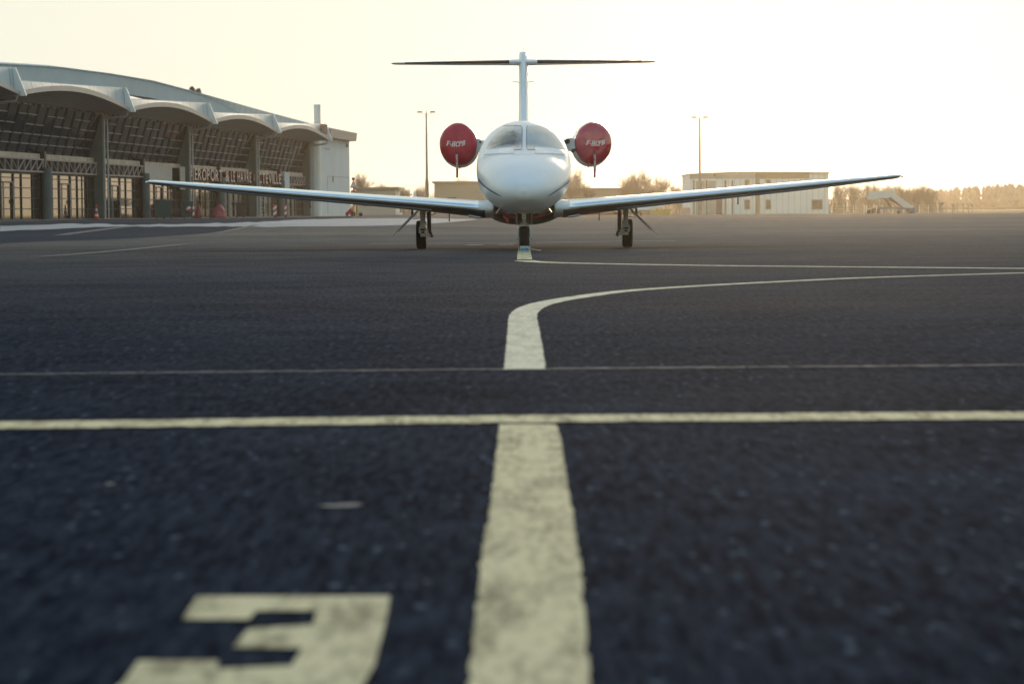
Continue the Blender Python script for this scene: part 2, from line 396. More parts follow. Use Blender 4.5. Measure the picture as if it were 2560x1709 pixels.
def stroke(name, pts, width, m, off=.004, smooth_n=6, jit=0):           # painted line of even width through ground points
    P = catmull([tuple(p[:2]) for p in pts], smooth_n) if smooth_n > 1 else [tuple(p[:2]) for p in pts]
    L_, R_ = [], []
    for i, p in enumerate(P):
        a = P[max(i-1, 0)]; b = P[min(i+1, len(P)-1)]; t = Vector((b[0]-a[0], b[1]-a[1])).normalized(); n = Vector((-t.y, t.x)) * width / 2
        L_.append((p[0]+n.x, p[1]+n.y)); R_.append((p[0]-n.x, p[1]-n.y))
    return drape(name, L_, R_, m, off, jit=jit)
S = 2560 / 2349                                                   # several outlines were read at this scale
def G(px, py, s=S): return ground_at(px * s, py * s)

# grass beyond the apron on the right and far fields
edge_y = 325
def sheet(name, poly, m, z): 
    mb = MB(); mb.add([(x, y, z) for x, y in poly], [tuple(range(len(poly)))]); return tag(mb.build(name, m, fixn=False), kind='structure')
sheet('grass_field', [(34, edge_y), (400, edge_y - 8), (1280, edge_y), (1280, 640), (24, 640), (24, 385), (34, 380)], M['grass'], .02)
sheet('far_field', [(-1280, 640), (1280, 640), (1280, 2500), (-1280, 2500)], M['field'], .02)
sheet('grass_strip', [(-14, 402), (24, 392), (24, 640), (-120, 640), (-120, 402)], M['grass'], .436)

# pale concrete pavement by the terminal, read from its outline
top = [(0, 566), (120, 562), (240, 560), (330, 562.5), (420, 561), (520, 559), (600, 557.5), (680, 553), (740, 549.5), (820, 547.5), (900, 546.3), (1000, 545.8), (1090, 546.3), (1190, 548)]
bot = [(0, 578), (120, 573), (240, 568), (330, 566.5), (420, 567), (520, 566.5), (600, 567), (680, 567.5), (740, 566.5), (820, 566.5), (900, 565.5), (1000, 563), (1090, 558.5), (1190, 549.5)]
tt = catmull(top, 4); bb = catmull(bot, 4)
rr_ = random.Random(3)
tt2 = []; 
for i, (x, y) in enumerate(tt):
    j = (1 if x < 700 else .25) * rr_.uniform(-1.6, 1.2)
    tt2.append(ground_at(x, y + j))
drape('concrete_pavement', [ground_at(x, y + (.8 if x < 700 else .1) * rr_.uniform(-1, 1)) for x, y in bb], tt2, M['concrete_apron'], .008, 12)
bl = catmull([(-60, 614), (0, 611.5), (120, 604.5), (300, 598.5), (440, 590.5), (540, 582.5), (600, 571), (640, 563), (760, 556), (880, 545)], 5)
tl = catmull([(-60, 549), (0, 549), (120, 548.5), (300, 548), (440, 547), (540, 546), (600, 545.5), (640, 545), (760, 543), (880, 541)], 5)
drape('service_road', [ground_at(*p) for p in bl], [ground_at(*p) for p in tl], M['fresh_asphalt'], .004, 14)
stroke('pale_paved_strip', [ground_at(*p) for p in ((560, 562), (640, 560), (700, 562))], .6, M['concrete_apron'], .012)

YW = .187
# centre line in the foreground, up to the crossing line
left = [G(*p) for p in ((1060, 1700), (1077, 1568), (1101, 1300), (1122, 1180), (1133, 1090), (1141, 1010), (1147, 974))]
right = [G(*p) for p in ((1366, 1700), (1352, 1568), (1332, 1300), (1314, 1180), (1299, 1090), (1288, 1010), (1276, 974))]
drape('taxiway_centre_line', left, right, M['yellow_paint'], .0025, jit=.002)
stroke('taxiway_crossing_line', [ground_at(-250, 1070), ground_at(0, 1065.5), ground_at(1280, 1049.5), ground_at(2560, 1040.5), ground_at(2900, 1038)], .285, M['yellow_paint'], .0045, 8, .009)
stroke('faint_seam_line', [ground_at(-250, 939), ground_at(0, 936.5), ground_at(1280, 923.5), ground_at(2560, 913), ground_at(2900, 910)], .075, M['faint_paint'], .003, 8, .012)
stroke('taxiway_turn_line', [G(*p) for p in ((1203.5, 848), (1203, 800), (1200.5, 750), (1201, 722), (1222, 705), (1262, 693), (1330, 681.5), (1440, 667.5), (1600, 656.5), (1800, 646), (2000, 637), (2349, 626.5), (2600, 621))], YW, M['cream_paint'], jit=.003)
lead = [(1188.5, 1219), ]
stroke('stand_lead_line', [G(*p) for p in ((1203.5, 566), (1202.5, 578), (1203, 588), (1203.5, 595.5))], .225, M['yellow_paint'])
stroke('stand_turn_line', [G(*p) for p in ((1203, 598.6), (1216, 600.5), (1260, 603), (1350, 605.5), (1600, 609.8), (1900, 613), (2349, 617), (2600, 618.5))], .30, M['cream_paint'], .008)
def line_px(name, pts, wdt, m='white_paint', off=.009): return stroke(name, [ground_at(*p) for p in pts], wdt, M[m], off)
line_px('apron_white_line', [(925, 609.5), (1100, 609), (1290, 608.5)], .2)
line_px('apron_white_line', [(1335, 607.2), (1500, 604.5), (1690, 602.5)], .2)
line_px('apron_dash_line', [(1166, 613.2), (1208, 612.7)], .35)
line_px('apron_dash_line', [(1246, 612.4), (1284, 612)], .35)
line_px('apron_white_line', [(1330, 597.5), (1400, 595.2), (1475, 594)], .25, 'faint_paint')
line_px('apron_white_line', [(1792, 623), (1900, 621.5), (2040, 622)], .22, 'faint_paint')
line_px('service_road_line', [(0, 611.5), (120, 604.5), (300, 598.5), (440, 590.5), (540, 582.5), (600, 571), (640, 563)], .28, 'faint_paint')
line_px('service_road_line', [(92, 643), (180, 637), (320, 625), (470, 610)], .3, 'faint_paint')
line_px('service_road_line', [(150, 588), (210, 580), (310, 568), (370, 565)], .45, 'faint_paint')
# painted numeral 3 in the foreground
T = 1300 / 2349
def Z3(pts): return [ground_at(200 + x * T, 1400 + y * T) for x, y in pts]
mb = MB()
three = [[(528, 170), (1402, 168), (1392, 235), (800, 236), (762, 275), (462, 275)],
         [(1070, 235), (1392, 235), (1378, 300), (1050, 300)],
         [(758, 318), (1050, 300), (1378, 300), (1352, 398), (1005, 405), (692, 402)],
         [(1005, 405), (1352, 398), (1330, 486), (955, 486)],
         [(262, 462), (625, 462), (622, 500), (955, 486), (1330, 486), (1285, 560), (1255, 640), (105, 640), (200, 556)]]
for poly in three:
    P = Z3(poly); mb.add([(p.x, p.y, .004) for p in P], [tuple(range(len(P)))])
o = mb.build('painted_numeral', M['yellow_paint'], fixn=False); tag(o, kind='structure')
for p in o.data.polygons:
    if p.normal.z < 0: p.flip()
# stains and repairs in the asphalt
def blotch(px, py, rx, ry, m, seed):
    r = random.Random(seed); c = ground_at(px, py); mb = MB()
    n = 22; vs = [(c.x + rx*math.cos(2*math.pi*k/n)*r.uniform(.75, 1.2), c.y + ry*math.sin(2*math.pi*k/n)*r.uniform(.75, 1.2), .003) for k in range(n)]
    mb.add(vs, [tuple(range(n))]); tag(mb.build('asphalt_stain', m, fixn=False), kind='structure')
blotch(848, 1266, .05, .028, M['stain'], 1); blotch(875, 1262, .035, .018, M['stain'], 8); blotch(275, 1211, .014, .018, M['stain'], 2); blotch(1067, 1457, .005, .007, M['stain'], 5); blotch(1035, 1468, .005, .006, M['stain'], 9)

# ------------------------------------------------------------------ the jet
AX, AY = .255, 46.67
YAW = R(-.35)
jet = empty('business_jet', (AX, AY, 0), YAW, 'white twin-engine business jet with a T-tail parked nose-on with covered engines', 'aircraft')
JM = Matrix.Translation((AX, AY, 0)) @ Matrix.Rotation(YAW, 4, 'Z'); JI = JM.inverted()
NS = 40.6 - AY                                                    # nose station
#        s     a     zc    bu    bl
FUS = [(.00, .02, 1.045, .02, .02), (.05, .15, 1.045, .12, .12), (.18, .28, 1.05, .20, .19), (.45, .43, 1.08, .30, .29), (.9, .575, 1.15, .40, .42),
       (1.5, .705, 1.24, .46, .55), (2.2, .80, 1.33, .485, .66), (2.6, .832, 1.38, .62, .705), (3.0, .850, 1.43, .76, .76), (3.4, .858, 1.47, .835, .80),
       (3.9, .862, 1.50, .855, .83), (4.5, .862, 1.51, .865, .845), (8.2, .862, 1.51, .865, .83), (9.4, .74, 1.58, .79, .70), (10.8, .48, 1.72, .58, .47), (12.2, .16, 1.86, .30, .20), (12.6, .05, 1.9, .12, .06)]
_f = catmull(FUS, 6)
NF = 72
def fus_ring(row):
    s, a, zc, bu, bl = row; out = []
    e = 2 / 2.12
    for k in range(NF):
        th = 2*math.pi*k/NF; c, q = math.cos(th), math.sin(th)
        out.append((a*math.copysign(abs(c)**e, c), s + NS, zc + (bu if q > 0 else bl)*math.copysign(abs(q)**e, q)))
    return out
mb = MB(); mb.loft([fus_ring(r) for r in _f], caps=True); fus = mb.build('fuselage', M['white'], jet)
def bvh_of(o):
    me = o.data; return BVHTree.FromPolygons([v.co.copy() for v in me.vertices], [tuple(p.vertices) for p in me.polygons])
FB = bvh_of(fus)
def jray(px, py, B, Minv):
    o, d = ray(px, py); o2 = Minv @ o; d2 = (Minv.to_3x3() @ d).normalized()
    h = B.ray_cast(o2, d2); return h
def in_poly(x, y, poly):
    c = False; j = len(poly) - 1
    for i in range(len(poly)):
        if (poly[i][1] > y) != (poly[j][1] > y) and x < (poly[j][0]-poly[i][0])*(y-poly[i][1])/(poly[j][1]-poly[i][1]) + poly[i][0]: c = not c
        j = i
    return c
def decal(name, poly, m, B, Minv, parent, off=.004, step=3.0, thick=0, sm=True):
    """sheet that follows a surface inside a traced outline: constrained triangulation of outline + inner points, each put on the surface"""
    from mathutils.geometry import delaunay_2d_cdt
    P = []
    for i, a in enumerate(poly):
        b = poly[(i+1) % len(poly)]; L_ = math.hypot(b[0]-a[0], b[1]-a[1]); n = max(1, int(L_/step))
        P += [(a[0]+(b[0]-a[0])*k/n, a[1]+(b[1]-a[1])*k/n) for k in range(n)]
    nb = len(P); x0 = min(p[0] for p in P); x1 = max(p[0] for p in P); y0 = min(p[1] for p in P); y1 = max(p[1] for p in P)
    y = y0 + step*.5
    while y < y1:
        x = x0 + step*.5
        while x < x1:
            if in_poly(x, y, P) and min((x-q[0])**2+(y-q[1])**2 for q in P) > (step*.45)**2: P.append((x, y))
            x += step
        y += step
    vs, es, fs, *_ = delaunay_2d_cdt([Vector(p) for p in P], [(i, (i+1) % nb) for i in range(nb)], [tuple(range(nb))], 1, 1e-4)
    V = []; ok = []
    for v in vs:
        h = jray(v.x, v.y, B, Minv)
        if h[0] is None: V.append(Vector((0, 0, 0))); ok.append(False)
        else:
            n = h[1] if h[1].y < 0.2 else -h[1]
            V.append(h[0] + n*off); ok.append(True)
    F = [f for f in fs if all(ok[i] for i in f) and in_poly(sum(vs[i].x for i in f)/len(f), sum(vs[i].y for i in f)/len(f), poly)]
    used = sorted({i for f in F for i in f}); mp = {i: k for k, i in enumerate(used)}
    mb = MB(); mb.add([V[i] for i in used], [tuple(mp[i] for i in f) for f in F], sm)
    o = mb.build(name, m, parent)
    if thick:
        md = o.modifiers.new('thickness', 'SOLIDIFY'); md.thickness = thick; md.offset = 1 if True else 0
    return o
Z4 = lambda pts: [(1150 + x/4.127, 280 + y/4.127) for x, y in pts]
# windscreen panes
decal('windscreen_pane', Z4([(634, 148), (560, 143), (452, 148), (395, 195), (330, 270), (290, 335), (268, 392), (330, 384), (430, 372), (553, 360), (560, 388), (600, 392), (637, 386), (641, 300), (640, 200)]), M['screen_smudge'], FB, JI, fus, .004, 2.4)
decal('windscreen_pane', Z4([(690, 146), (780, 140), (880, 148), (935, 185), (1000, 255), (1060, 335), (1098, 402), (1072, 402), (960, 372), (772, 360), (768, 388), (700, 386), (688, 375), (684, 300), (686, 200)]), M['screen'], FB, JI, fus, .004, 2.4)
# seal lines round the panes
def edge_strip(name, pts, wd, m, off=.006):
    L_, R_ = [], []
    for i, p in enumerate(pts):
        a = pts[max(i-1, 0)]; b = pts[min(i+1, len(pts)-1)]; t = Vector((b[0]-a[0], b[1]-a[1])).normalized(); q = wd*(1 if not isinstance(wd, list) else 1)
        ww = wd[i] if isinstance(wd, list) else wd
        L_.append((p[0]-t.y*ww/2, p[1]+t.x*ww/2)); R_.append((p[0]+t.y*ww/2, p[1]-t.x*ww/2))
    return decal(name, L_ + R_[::-1], m, FB, JI, fus, off, 2.5)
edge_strip('window_seal', Z4([(445, 146), (560, 142), (630, 146), (642, 160), (642, 300), (640, 375), (632, 388), (565, 393)]), 1.3, M['black_line'])
edge_strip('window_seal', Z4([(700, 142), (687, 158), (684, 300), (687, 372), (698, 388), (768, 390)]), 1.2, M['black_line'])
# raised rain deflector panels under the panes
decal('deflector_panel', Z4([(250, 396), (300, 388), (430, 374), (553, 363), (556, 430), (400, 432), (250, 446)]), M['white2'], FB, JI, fus, .003, 3, .004)
decal('deflector_panel', Z4([(774, 362), (960, 374), (1075, 404), (1080, 446), (940, 432), (772, 430)]), M['white2'], FB, JI, fus, .003, 3, .004)
# dark trim lines sweeping round the nose
edge_strip('trim_line', Z4([(190, 690), (215, 730), (262, 772), (320, 812), (380, 846), (432, 866)]), [3.2, 3.8, 3.8, 3.4, 2.2, .8], M['black_line'])
edge_strip('trim_line', Z4([(1143, 690), (1110, 728), (1050, 775), (990, 815), (940, 848), (898, 868)]), [2.8, 2.8, 2.8, 2.4, 1.6, .6], M['black_line'])
edge_strip('panel_seam', Z4([(190, 520), (215, 486), (300, 452), (420, 440), (660, 437), (900, 440), (1050, 450), (1130, 480)]), .55, M['gear_white'], .003)
edge_strip('panel_seam', Z4([(1000, 700), (1000, 800)]), .5, M['gear_white'], .003)
edge_strip('panel_seam', Z4([(232, 735), (222, 790), (250, 880)]), .6, M['gear_white'], .003)
for s_ in (.62, 2.12):
    row = min(_f, key=lambda q: abs(q[0] - s_)); mb = MB(); rg = []
    for dy, sc_ in ((0, 1.0035), (.007, 1.0035)):
        rr0 = [q for q in fus_ring((row[0],) + tuple(row[1:]))]; rg.append([(x*sc_ + 0, y + dy, row[2] + (z - row[2])*sc_) for x, y, z in rr0])
    mb.loft(rg); mb.build('panel_seam', M['seam_grey'], fus)
# cabin windows down both sides
for sd in (-1, 1):
    for k in range(5):
        s_ = 4.75 + k*.62; mb = MB(); ring = []
        for i in range(20):
            th = 2*math.pi*i/20; y = s_ + NS + .15*math.cos(th); z = 1.72 + .20*math.sin(th)
            ring.append((sd*(.862*math.sqrt(max(0, 1-((z-1.51)/.87)**2))**.98 + .006), y, z))
        mb.add(ring, [tuple(range(20))]); mb.build('cabin_window', M['window_dark'], fus)
# belly fairing
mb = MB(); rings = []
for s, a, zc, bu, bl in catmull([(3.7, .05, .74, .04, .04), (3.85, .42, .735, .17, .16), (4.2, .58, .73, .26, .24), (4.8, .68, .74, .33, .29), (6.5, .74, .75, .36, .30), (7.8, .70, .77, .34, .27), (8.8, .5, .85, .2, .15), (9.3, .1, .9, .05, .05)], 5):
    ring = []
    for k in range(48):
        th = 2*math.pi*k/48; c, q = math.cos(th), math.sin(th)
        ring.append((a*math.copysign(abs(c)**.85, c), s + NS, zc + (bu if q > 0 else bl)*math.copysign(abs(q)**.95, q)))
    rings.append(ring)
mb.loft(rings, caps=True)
mb.mi = [1 if sum(mb.v[i][2] for i in f)/len(f) < .66 else 0 for f in mb.f]  # lower faces near-black: belly shade put into the colour
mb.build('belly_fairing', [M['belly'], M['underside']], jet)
# wings
#       x     le    chord  zmid   thick
WT = [(.55, 3.35, 2.95, .735, .33), (.78, 3.5, 2.85, .735, .325), (1.05, 3.72, 2.62, .765, .30), (1.95, 3.92, 2.25, .848, .25), (2.85, 4.06, 2.02, .925, .215), (4.95, 4.40, 1.5, 1.108, .172), (6.6, 4.70, 1.08, 1.262, .10), (6.95, 4.78, .98, 1.297, .085), (7.05, 4.84, .84, 1.307, .07), (7.09, 4.96, .66, 1.311, .03)]
def foil(n=26):
    up = []; 
    for i in range(n + 1):
        x = .5*(1 - math.cos(math.pi*i/n)); y = 5*(.2969*math.sqrt(x) - .126*x - .3516*x*x + .2843*x**3 - .1036*x**4); up.append((x, y))
    return up
F0 = foil()
def wing_ring(x, le, ch, zm, th, sd, inc=2.0, camb=.06):
    rg = []
    ins = math.sin(R(inc)); 
    pts = [(u, v) for u, v in F0] + [(u, -v) for u, v in F0[-2:0:-1]]
    for u, v in pts:
        z = zm + v*th + th*camb*math.sin(math.pi*u) - (u - .3)*ch*ins
        rg.append((sd*x, le - 40.6 + 40.6 - 0 + NS + u*ch, z))
    return rg
for sd in (-1, 1):
    mb = MB(); tab = catmull(WT[:7], 4) + WT[7:]
    mb.loft([wing_ring(*r, sd) for r in tab], caps=True); wg = mb.build('wing', M['white'], jet)
    # polished heated leading edge
    mb = MB(); rings = []
    for row in [q for q in tab if .79 < q[0] < 7.0]:
        full = wing_ring(*row, sd); n = len(F0); ch = row[2]; zm = row[3]
        sel = [full[k] for k in range(7, -1, -1)] + [full[-k] for k in range(1, 2)]
        rings.append([(p[0], p[1] - .004, p[2] + (.003 if p[2] > zm else -.003)) for p in sel])
    mb.loft(rings, closed=False); mb.build('leading_edge', M['le_metal'], wg)
    mb = MB(); rings = []  # near-black sheet over the lower wing surface
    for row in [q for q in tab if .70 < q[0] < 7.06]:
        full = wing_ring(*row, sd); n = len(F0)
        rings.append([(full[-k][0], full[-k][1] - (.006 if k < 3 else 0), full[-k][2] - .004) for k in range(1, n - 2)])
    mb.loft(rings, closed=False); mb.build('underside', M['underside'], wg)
    def le_strip(x0, x1, u0, name, m, wd=.022, hh=.018, low=.35):
        mb = MB(); rings = []
        for i in range(9):
            x = x0 + (x1-x0)*i/8; le, ch, zm, th = interp(WT, x)
            y = le + NS + .004; z = zm - th*low*.5
            rings.append([(sd*x, y - wd, z), (sd*x, y + .05, z + hh), (sd*x, y + .05, z - hh)])
        mb.loft(rings, closed=True, smooth=False, caps=True); mb.build(name, m, wg)
    le_strip(.80, 1.02, 0, 'stall_strip', M['white2'], .03, .02, .9)
    le_strip(1.70, 6.6, 0, 'leading_edge_strip', M['white2'], .004, .007, .62)
    # flap hinge fairings and little drain masts
    for xx, lz in ((1.42, .13), (4.05, .12)):
        le, ch, zm, th = interp(WT, xx)
        mb = MB(); y = le + NS + ch*.6; z = zm - th*.42
        mb.box(sd*xx - .008, sd*xx + .008, y - .05, y + .05, z - lz, z); mb.box(sd*xx - .014, sd*xx + .014, y - .02, y + .06, z - lz - .025, z - lz)
        mb.build('drain_mast', M['gear_dark'], wg)
    le, ch, zm, th = interp(WT, 7.0)
    mb = MB(); mb.lathe([(.003, -.06), (.014, -.04), (.022, 0), (.02, .05), (.004, .1)], 12, Matrix.Translation((sd*7.09, le + NS + .05, zm)), axis='Y'); mb.build('navigation_light', M['chrome'], wg)
    # open wheel well panel under the wing
    mb = MB(); mb.add([(sd*1.25, NS+5.1, .600), (sd*2.7, NS+5.0, .760), (sd*2.7, NS+5.55, .742), (sd*1.25, NS+5.7, .580)], [(0, 1, 2, 3)]); 
# fin
def sym(z, yle, ch, th, n=20):
    f = foil(n); pts = [(u, v) for u, v in f] + [(u, -v) for u, v in f[-2:0:-1]]
    return [(v*th, yle + u*ch, z) for u, v in pts]
mb = MB(); mb.loft([sym(2.15, 9.3+NS, 2.9, .30), sym(2.40, 9.75+NS, 2.5, .235), sym(2.9, 10.35+NS, 2.05, .205), sym(3.5, 10.95+NS, 1.65, .19), sym(4.02, 11.45+NS, 1.35, .19), sym(4.12, 11.55+NS, 1.2, .17)], caps=True)
fin = mb.build('tail_fin', M['white'], jet)
for k in range(6):
    mb = MB(); z = 2.55 + k*.26; mb.prism([(.085, z), (.108, z + .02), (.09, z + .13)], 10.55 + k*.22 + NS, 10.62 + k*.22 + NS)
    mb.build('vortex_strip', M['white2'], fin)
mb = MB(); mb.box(-.006, .006, 11.8+NS, 11.84+NS, 4.1, 4.24); mb.build('static_wick', M['gear_white'], fin)
for sd in (-1, 1):
    mb = MB(); mb.tube([(sd*.09, 11.5+NS, 3.44), (sd*.115, 11.5+NS, 3.475), (sd*.24, 11.5+NS, 3.475)], .009, 6); mb.build('tail_antenna', M['gear_white'], fin)
# tailplane with rubber boots
mb_ = None
TP = [(0, 11.35, 1.25, 3.905, .135), (.3, 11.42, 1.20, 3.906, .115), (1.5, 11.75, .98, 3.92, .085), (2.78, 12.1, .72, 3.938, .045), (2.87, 12.2, .5, 3.939, .02)]
mb = MB(); mb.loft([wing_ring(abs(x), le, ch, zm, th, 1 if x >= 0 else -1, -.6, 0) for x, le, ch, zm, th in [(-r[0],)+r[1:] for r in TP[::-1]] + TP[1:]], caps=True)
tpl = mb.build('tailplane', M['white'], jet)
for sd in (-1, 1):
    mb = MB(); rings = []
    for i in range(9):
        x = .30 + (2.82-.30)*i/8; le, ch, zm, th = interp(TP, x); rg = []
        full = wing_ring(x, le, ch, zm, th, sd, -.6, 0); n = len(F0)
        sel = [full[k] for k in range(4, -1, -1)] + [full[-k] for k in range(1, 5)]
        rings.append([(p[0], p[1] - .006, zm + (p[2]-zm)*1.05) for p in sel])
    mb.loft(rings, closed=False); mb.build('deice_boot', M['boot'], tpl)
# engines
EX, EZ, EY = 1.37, 2.075, 8.35 + NS
for sd in (-1, 1):
    EX = 1.35 if sd < 0 else 1.41
    mb = MB(); rings = []
    for y, a, b in catmull([(0, .335, .385), (.05, .375, .425), (.2, .385, .435), (.7, .395, .44), (1.3, .39, .43), (1.9, .33, .35), (2.2, .25, .26)], 4):
        rings.append([(sd*EX + a*math.cos(2*math.pi*k/40) - sd*.035, EY + y, EZ - .03 + b*math.sin(2*math.pi*k/40)) for k in range(40)])
    mb.loft(rings, caps=True); ng = mb.build('engine_nacelle', M['white'], jet)
    mb = MB(); mb.lathe([(.22, 0), (.24, .3), (.2, .5)], 24, Matrix.Translation((sd*EX, EY + 2.05, EZ)), axis='Y'); mb.build('exhaust_nozzle', M['bare_metal'], ng)
    mb = MB(); mb.prism([(EY + .05, EZ + .03), (EY + .15, EZ + .07), (EY + 2.1, EZ + .05), (EY + 2.2, EZ - .02), (EY + .9, EZ - .10), (EY + .05, EZ - .12)], sd*.70, sd*1.02, axis='X')
    mb.tube([(sd*.95, EY - .02, EZ - .03), (sd*.95, EY + .5, EZ - .03)], .13, 18)
    py = mb.build('engine_pylon', M['gear_white'], jet)
    mb = MB(); mb.tube([(sd*.88, EY - .06, EZ + .03), (sd*.88, EY + .2, EZ + .03)], .055 if sd > 0 else .02, 16); mb.tube([(sd*1.0, EY - .02, EZ - .12), (sd*1.0, EY + .15, EZ - .16)], .045, 10); mb.build('cooling_scoop', M['intake'], py)
    mb = MB(); mb.box(sd*1.30 - .012, sd*1.30 + .012, EY + .1, EY + .2, EZ - .50, EZ - .40); mb.build('drain_pipe', M['gear_dark'], ng)
# main gear
for sd in (-1, 1):
    g = empty('main_landing_gear', (0, 0, 0)); g.parent = jet
    mb = MB(); W_ = [(.14, -.085), (.20, -.092), (.245, -.095), (.266, -.08), (.272, -.045), (.270, -.02), (.273, -.018), (.273, .018), (.270, .02), (.272, .045), (.266, .08), (.245, .095), (.20, .092), (.14, .085)]
    mb.lathe(W_, 48, Matrix.Translation((sd*1.985, 0, .272)), axis='X'); ty = mb.build('tyre', M['tyre'], g)
    mb = MB(); mb.lathe([(.01, -.075), (.10, -.07), (.138, -.088), (.14, 0), (.138, .088), (.10, .07), (.01, .075)], 28, Matrix.Translation((sd*1.985, 0, .272)), axis='X'); mb.build('wheel_rim', M['hub'], ty)
    x = sd*1.945
    mb = MB(); mb.tube([(x, -.27, .80), (x, -.28, .70), (x, -.29, .60), (x, -.30, .50)], [.062, .055, .048, .045], 16); mb.build('strut', M['gear_white'], g)
    mb = MB()   # trailing link casting with two lightening holes
    mb.box(x-.045, x+.045, -.36, -.30, .43, .53, bev=.012)
    mb.prism([(x-.075, .30), (x-.075, .40), (x-.045, .47), (x+.045, .47), (x+.075, .40), (x+.075, .30), (x+.048, .30), (x+.048, .385), (x-.048, .385), (x-.048, .30)], -.37, -.31)
    mb.box(x-.046, x+.046, -.372, -.312, .335, .352); mb.box(x-.046, x+.046, -.374, -.31, .235, .285, bev=.008)
    mb.box(x-.05, x-.03, -.37, -.31, .285, .34); mb.box(x+.03, x+.05, -.37, -.31, .285, .34)
    mb.box(x-.03, x+.03, -.34, 0.05, .25, .30, bev=.01)
    xi = sd*1.80
    mb.box(min(x, xi), max(x, xi), -.355, -.30, .235, .283); mb.lathe([(.03, -.05), (.034, 0), (.03, .05)], 14, Matrix.Translation((xi, -.33, .26)), axis='X')
    mb.build('trailing_link', M['gear_white'], g)
    mb = MB(); mb.tube([(sd*1.83, -.2, .70), (sd*1.826, -.24, .55), (sd*1.818, -.30, .35)], [.04, .04, .036], 12); mb.tube([(sd*1.815, -.30, .36), (sd*1.79, -.32, .24)], .03, 10)
    mb.tube([(sd*1.79, -.34, .30), (sd*1.765, -.34, .22)], .028, 8); mb.build('shock_absorber', M['gear_dark'], g)
    for hp in ([(sd*1.70, -.15, .685), (sd*1.84, -.2, .62), (sd*1.86, -.22, .50)], [(sd*1.90, -.3, .60), (sd*2.05, -.3, .58), (sd*2.14, -.3, .57)], [(sd*1.90, -.36, .44), (sd*1.86, -.36, .36), (sd*1.84, -.33, .27)]):
        mb = MB(); mb.tube(hp, .007, 6); mb.build('brake_hose', M['gear_dark'], g)
    mb = MB()   # door panel hanging outboard, seen edge on
    a0, a1 = (2.03, .70), (2.44, .315)
    mb.add([(sd*2.02, -.30, .735), (sd*2.05, .28, .715), (sd*2.42, .22, .345), (sd*2.425, -.24, .345)] + [(sd*2.045, -.30, .748), (sd*2.075, .28, .728), (sd*2.445, .22, .358), (sd*2.45, -.24, .358)],
           [(0, 1, 2, 3), (7, 6, 5, 4), (0, 4, 5, 1), (1, 5, 6, 2), (2, 6, 7, 3), (3, 7, 4, 0)])
    mb.tube([(sd*2.04, -.32, .715), (sd*2.43, -.26, .338)], .017, 8)
    dr = mb.build('gear_door', M['gear_white'], g)
    mb = MB(); mb.add([(sd*2.425, -.2, .352), (sd*2.435, .18, .352), (sd*2.56, .12, .225), (sd*2.555, -.12, .225)] + [(sd*2.435, -.2, .358), (sd*2.445, .18, .358), (sd*2.57, .12, .231), (sd*2.565, -.12, .231)],
           [(0, 1, 2, 3), (7, 6, 5, 4), (0, 4, 5, 1), (1, 5, 6, 2), (2, 6, 7, 3), (3, 7, 4, 0)]); mb.build('door_lip', M['white2'], dr)
    mb = MB(); mb.tube([(sd*2.16, -.05, .76), (sd*2.155, -.05, .62)], .022, 8); mb.build('door_bracket', M['gear_dark'], g)
# nose gear
NG = 41.9 - AY
g = empty('nose_landing_gear'); g.parent = jet
mb = MB(); mb.lathe([(.09, -.06), (.14, -.072), (.185, -.082), (.19, -.088), (.196, -.085), (.21, -.072), (.222, -.05), (.226, -.02), (.226, .02), (.222, .05), (.21, .072), (.196, .085), (.19, .088), (.185, .082), (.14, .072), (.09, .06)], 48, Matrix.Translation((0, NG, .226)), axis='X')
nty = mb.build('tyre', M['tyre'], g)
mb = MB(); mb.lathe([(.01, -.06), (.088, -.065), (.09, 0), (.088, .065), (.01, .06)], 24, Matrix.Translation((0, NG, .226)), axis='X'); mb.build('wheel_rim', M['hub'], nty)
mb = MB(); pr = [(-.108, .19), (-.108, .33), (-.10, .41), (-.07, .465), (-.03, .49), (.03, .49), (.07, .465), (.10, .41), (.108, .33), (.108, .19)]
mb.tube([(x, NG - (.0 if z < .25 else .03), z) for x, z in catmull(pr, 3)], .014, 8, sx=1)
mb.box(-.115, -.088, NG-.03, NG+.03, .19, .26, bev=.006); mb.box(.088, .115, NG-.03, NG+.03, .19, .26, bev=.006); mb.build('wheel_fork', M['gear_white'], g)
mb = MB(); mb.tube([(0, NG-.02, .46), (0, NG-.02, .60), (0, NG, .78)], [.03, .034, .04], 14); mb.build('strut', M['gear_white'], g)
for xx in (-.02, .02):
    for zz in (.585, .625):
        mb = MB(); mb.lathe([(.004, 0), (.017, -.004), (.019, -.016), (.016, -.02), (.002, -.018)], 16, Matrix.Translation((xx, NG-.05, zz)), axis='Y')
        mb.build('landing_light', M['cone_white'], g)
mb = MB(); mb.tube([(-.05, NG-.06, .66), (0, NG-.06, .675), (.05, NG-.06, .66)], .010, 8); mb.tube([(0, NG-.06, .675), (-.07, NG-.1, .72)], .008, 6); mb.tube([(0, NG-.06, .675), (.07, NG-.1, .72)], .008, 6)
mb.build('steering_link', M['bare_metal'], g)
for xx in (-.02, .02):
    mb = MB(); mb.tube([(xx, NG-.06, .57), (xx, NG-.06, .48)], .008, 6); mb.build('torque_link', M['bare_metal'], g)
for sd in (-1, 1):
    mb = MB(); mb.box(sd*.13 - .012, sd*.13 + .012, NG - .25, NG + .35, .47, .68, bev=.005); mb.build('gear_door', M['door_grey'], g)
mb = MB(); mb.lathe([(.012, -.13), (.02, -.12), (.02, .12), (.012, .13)], 12, Matrix.Translation((0, NG, .226)), axis='X'); mb.build('axle', M['gear_dark'], g)
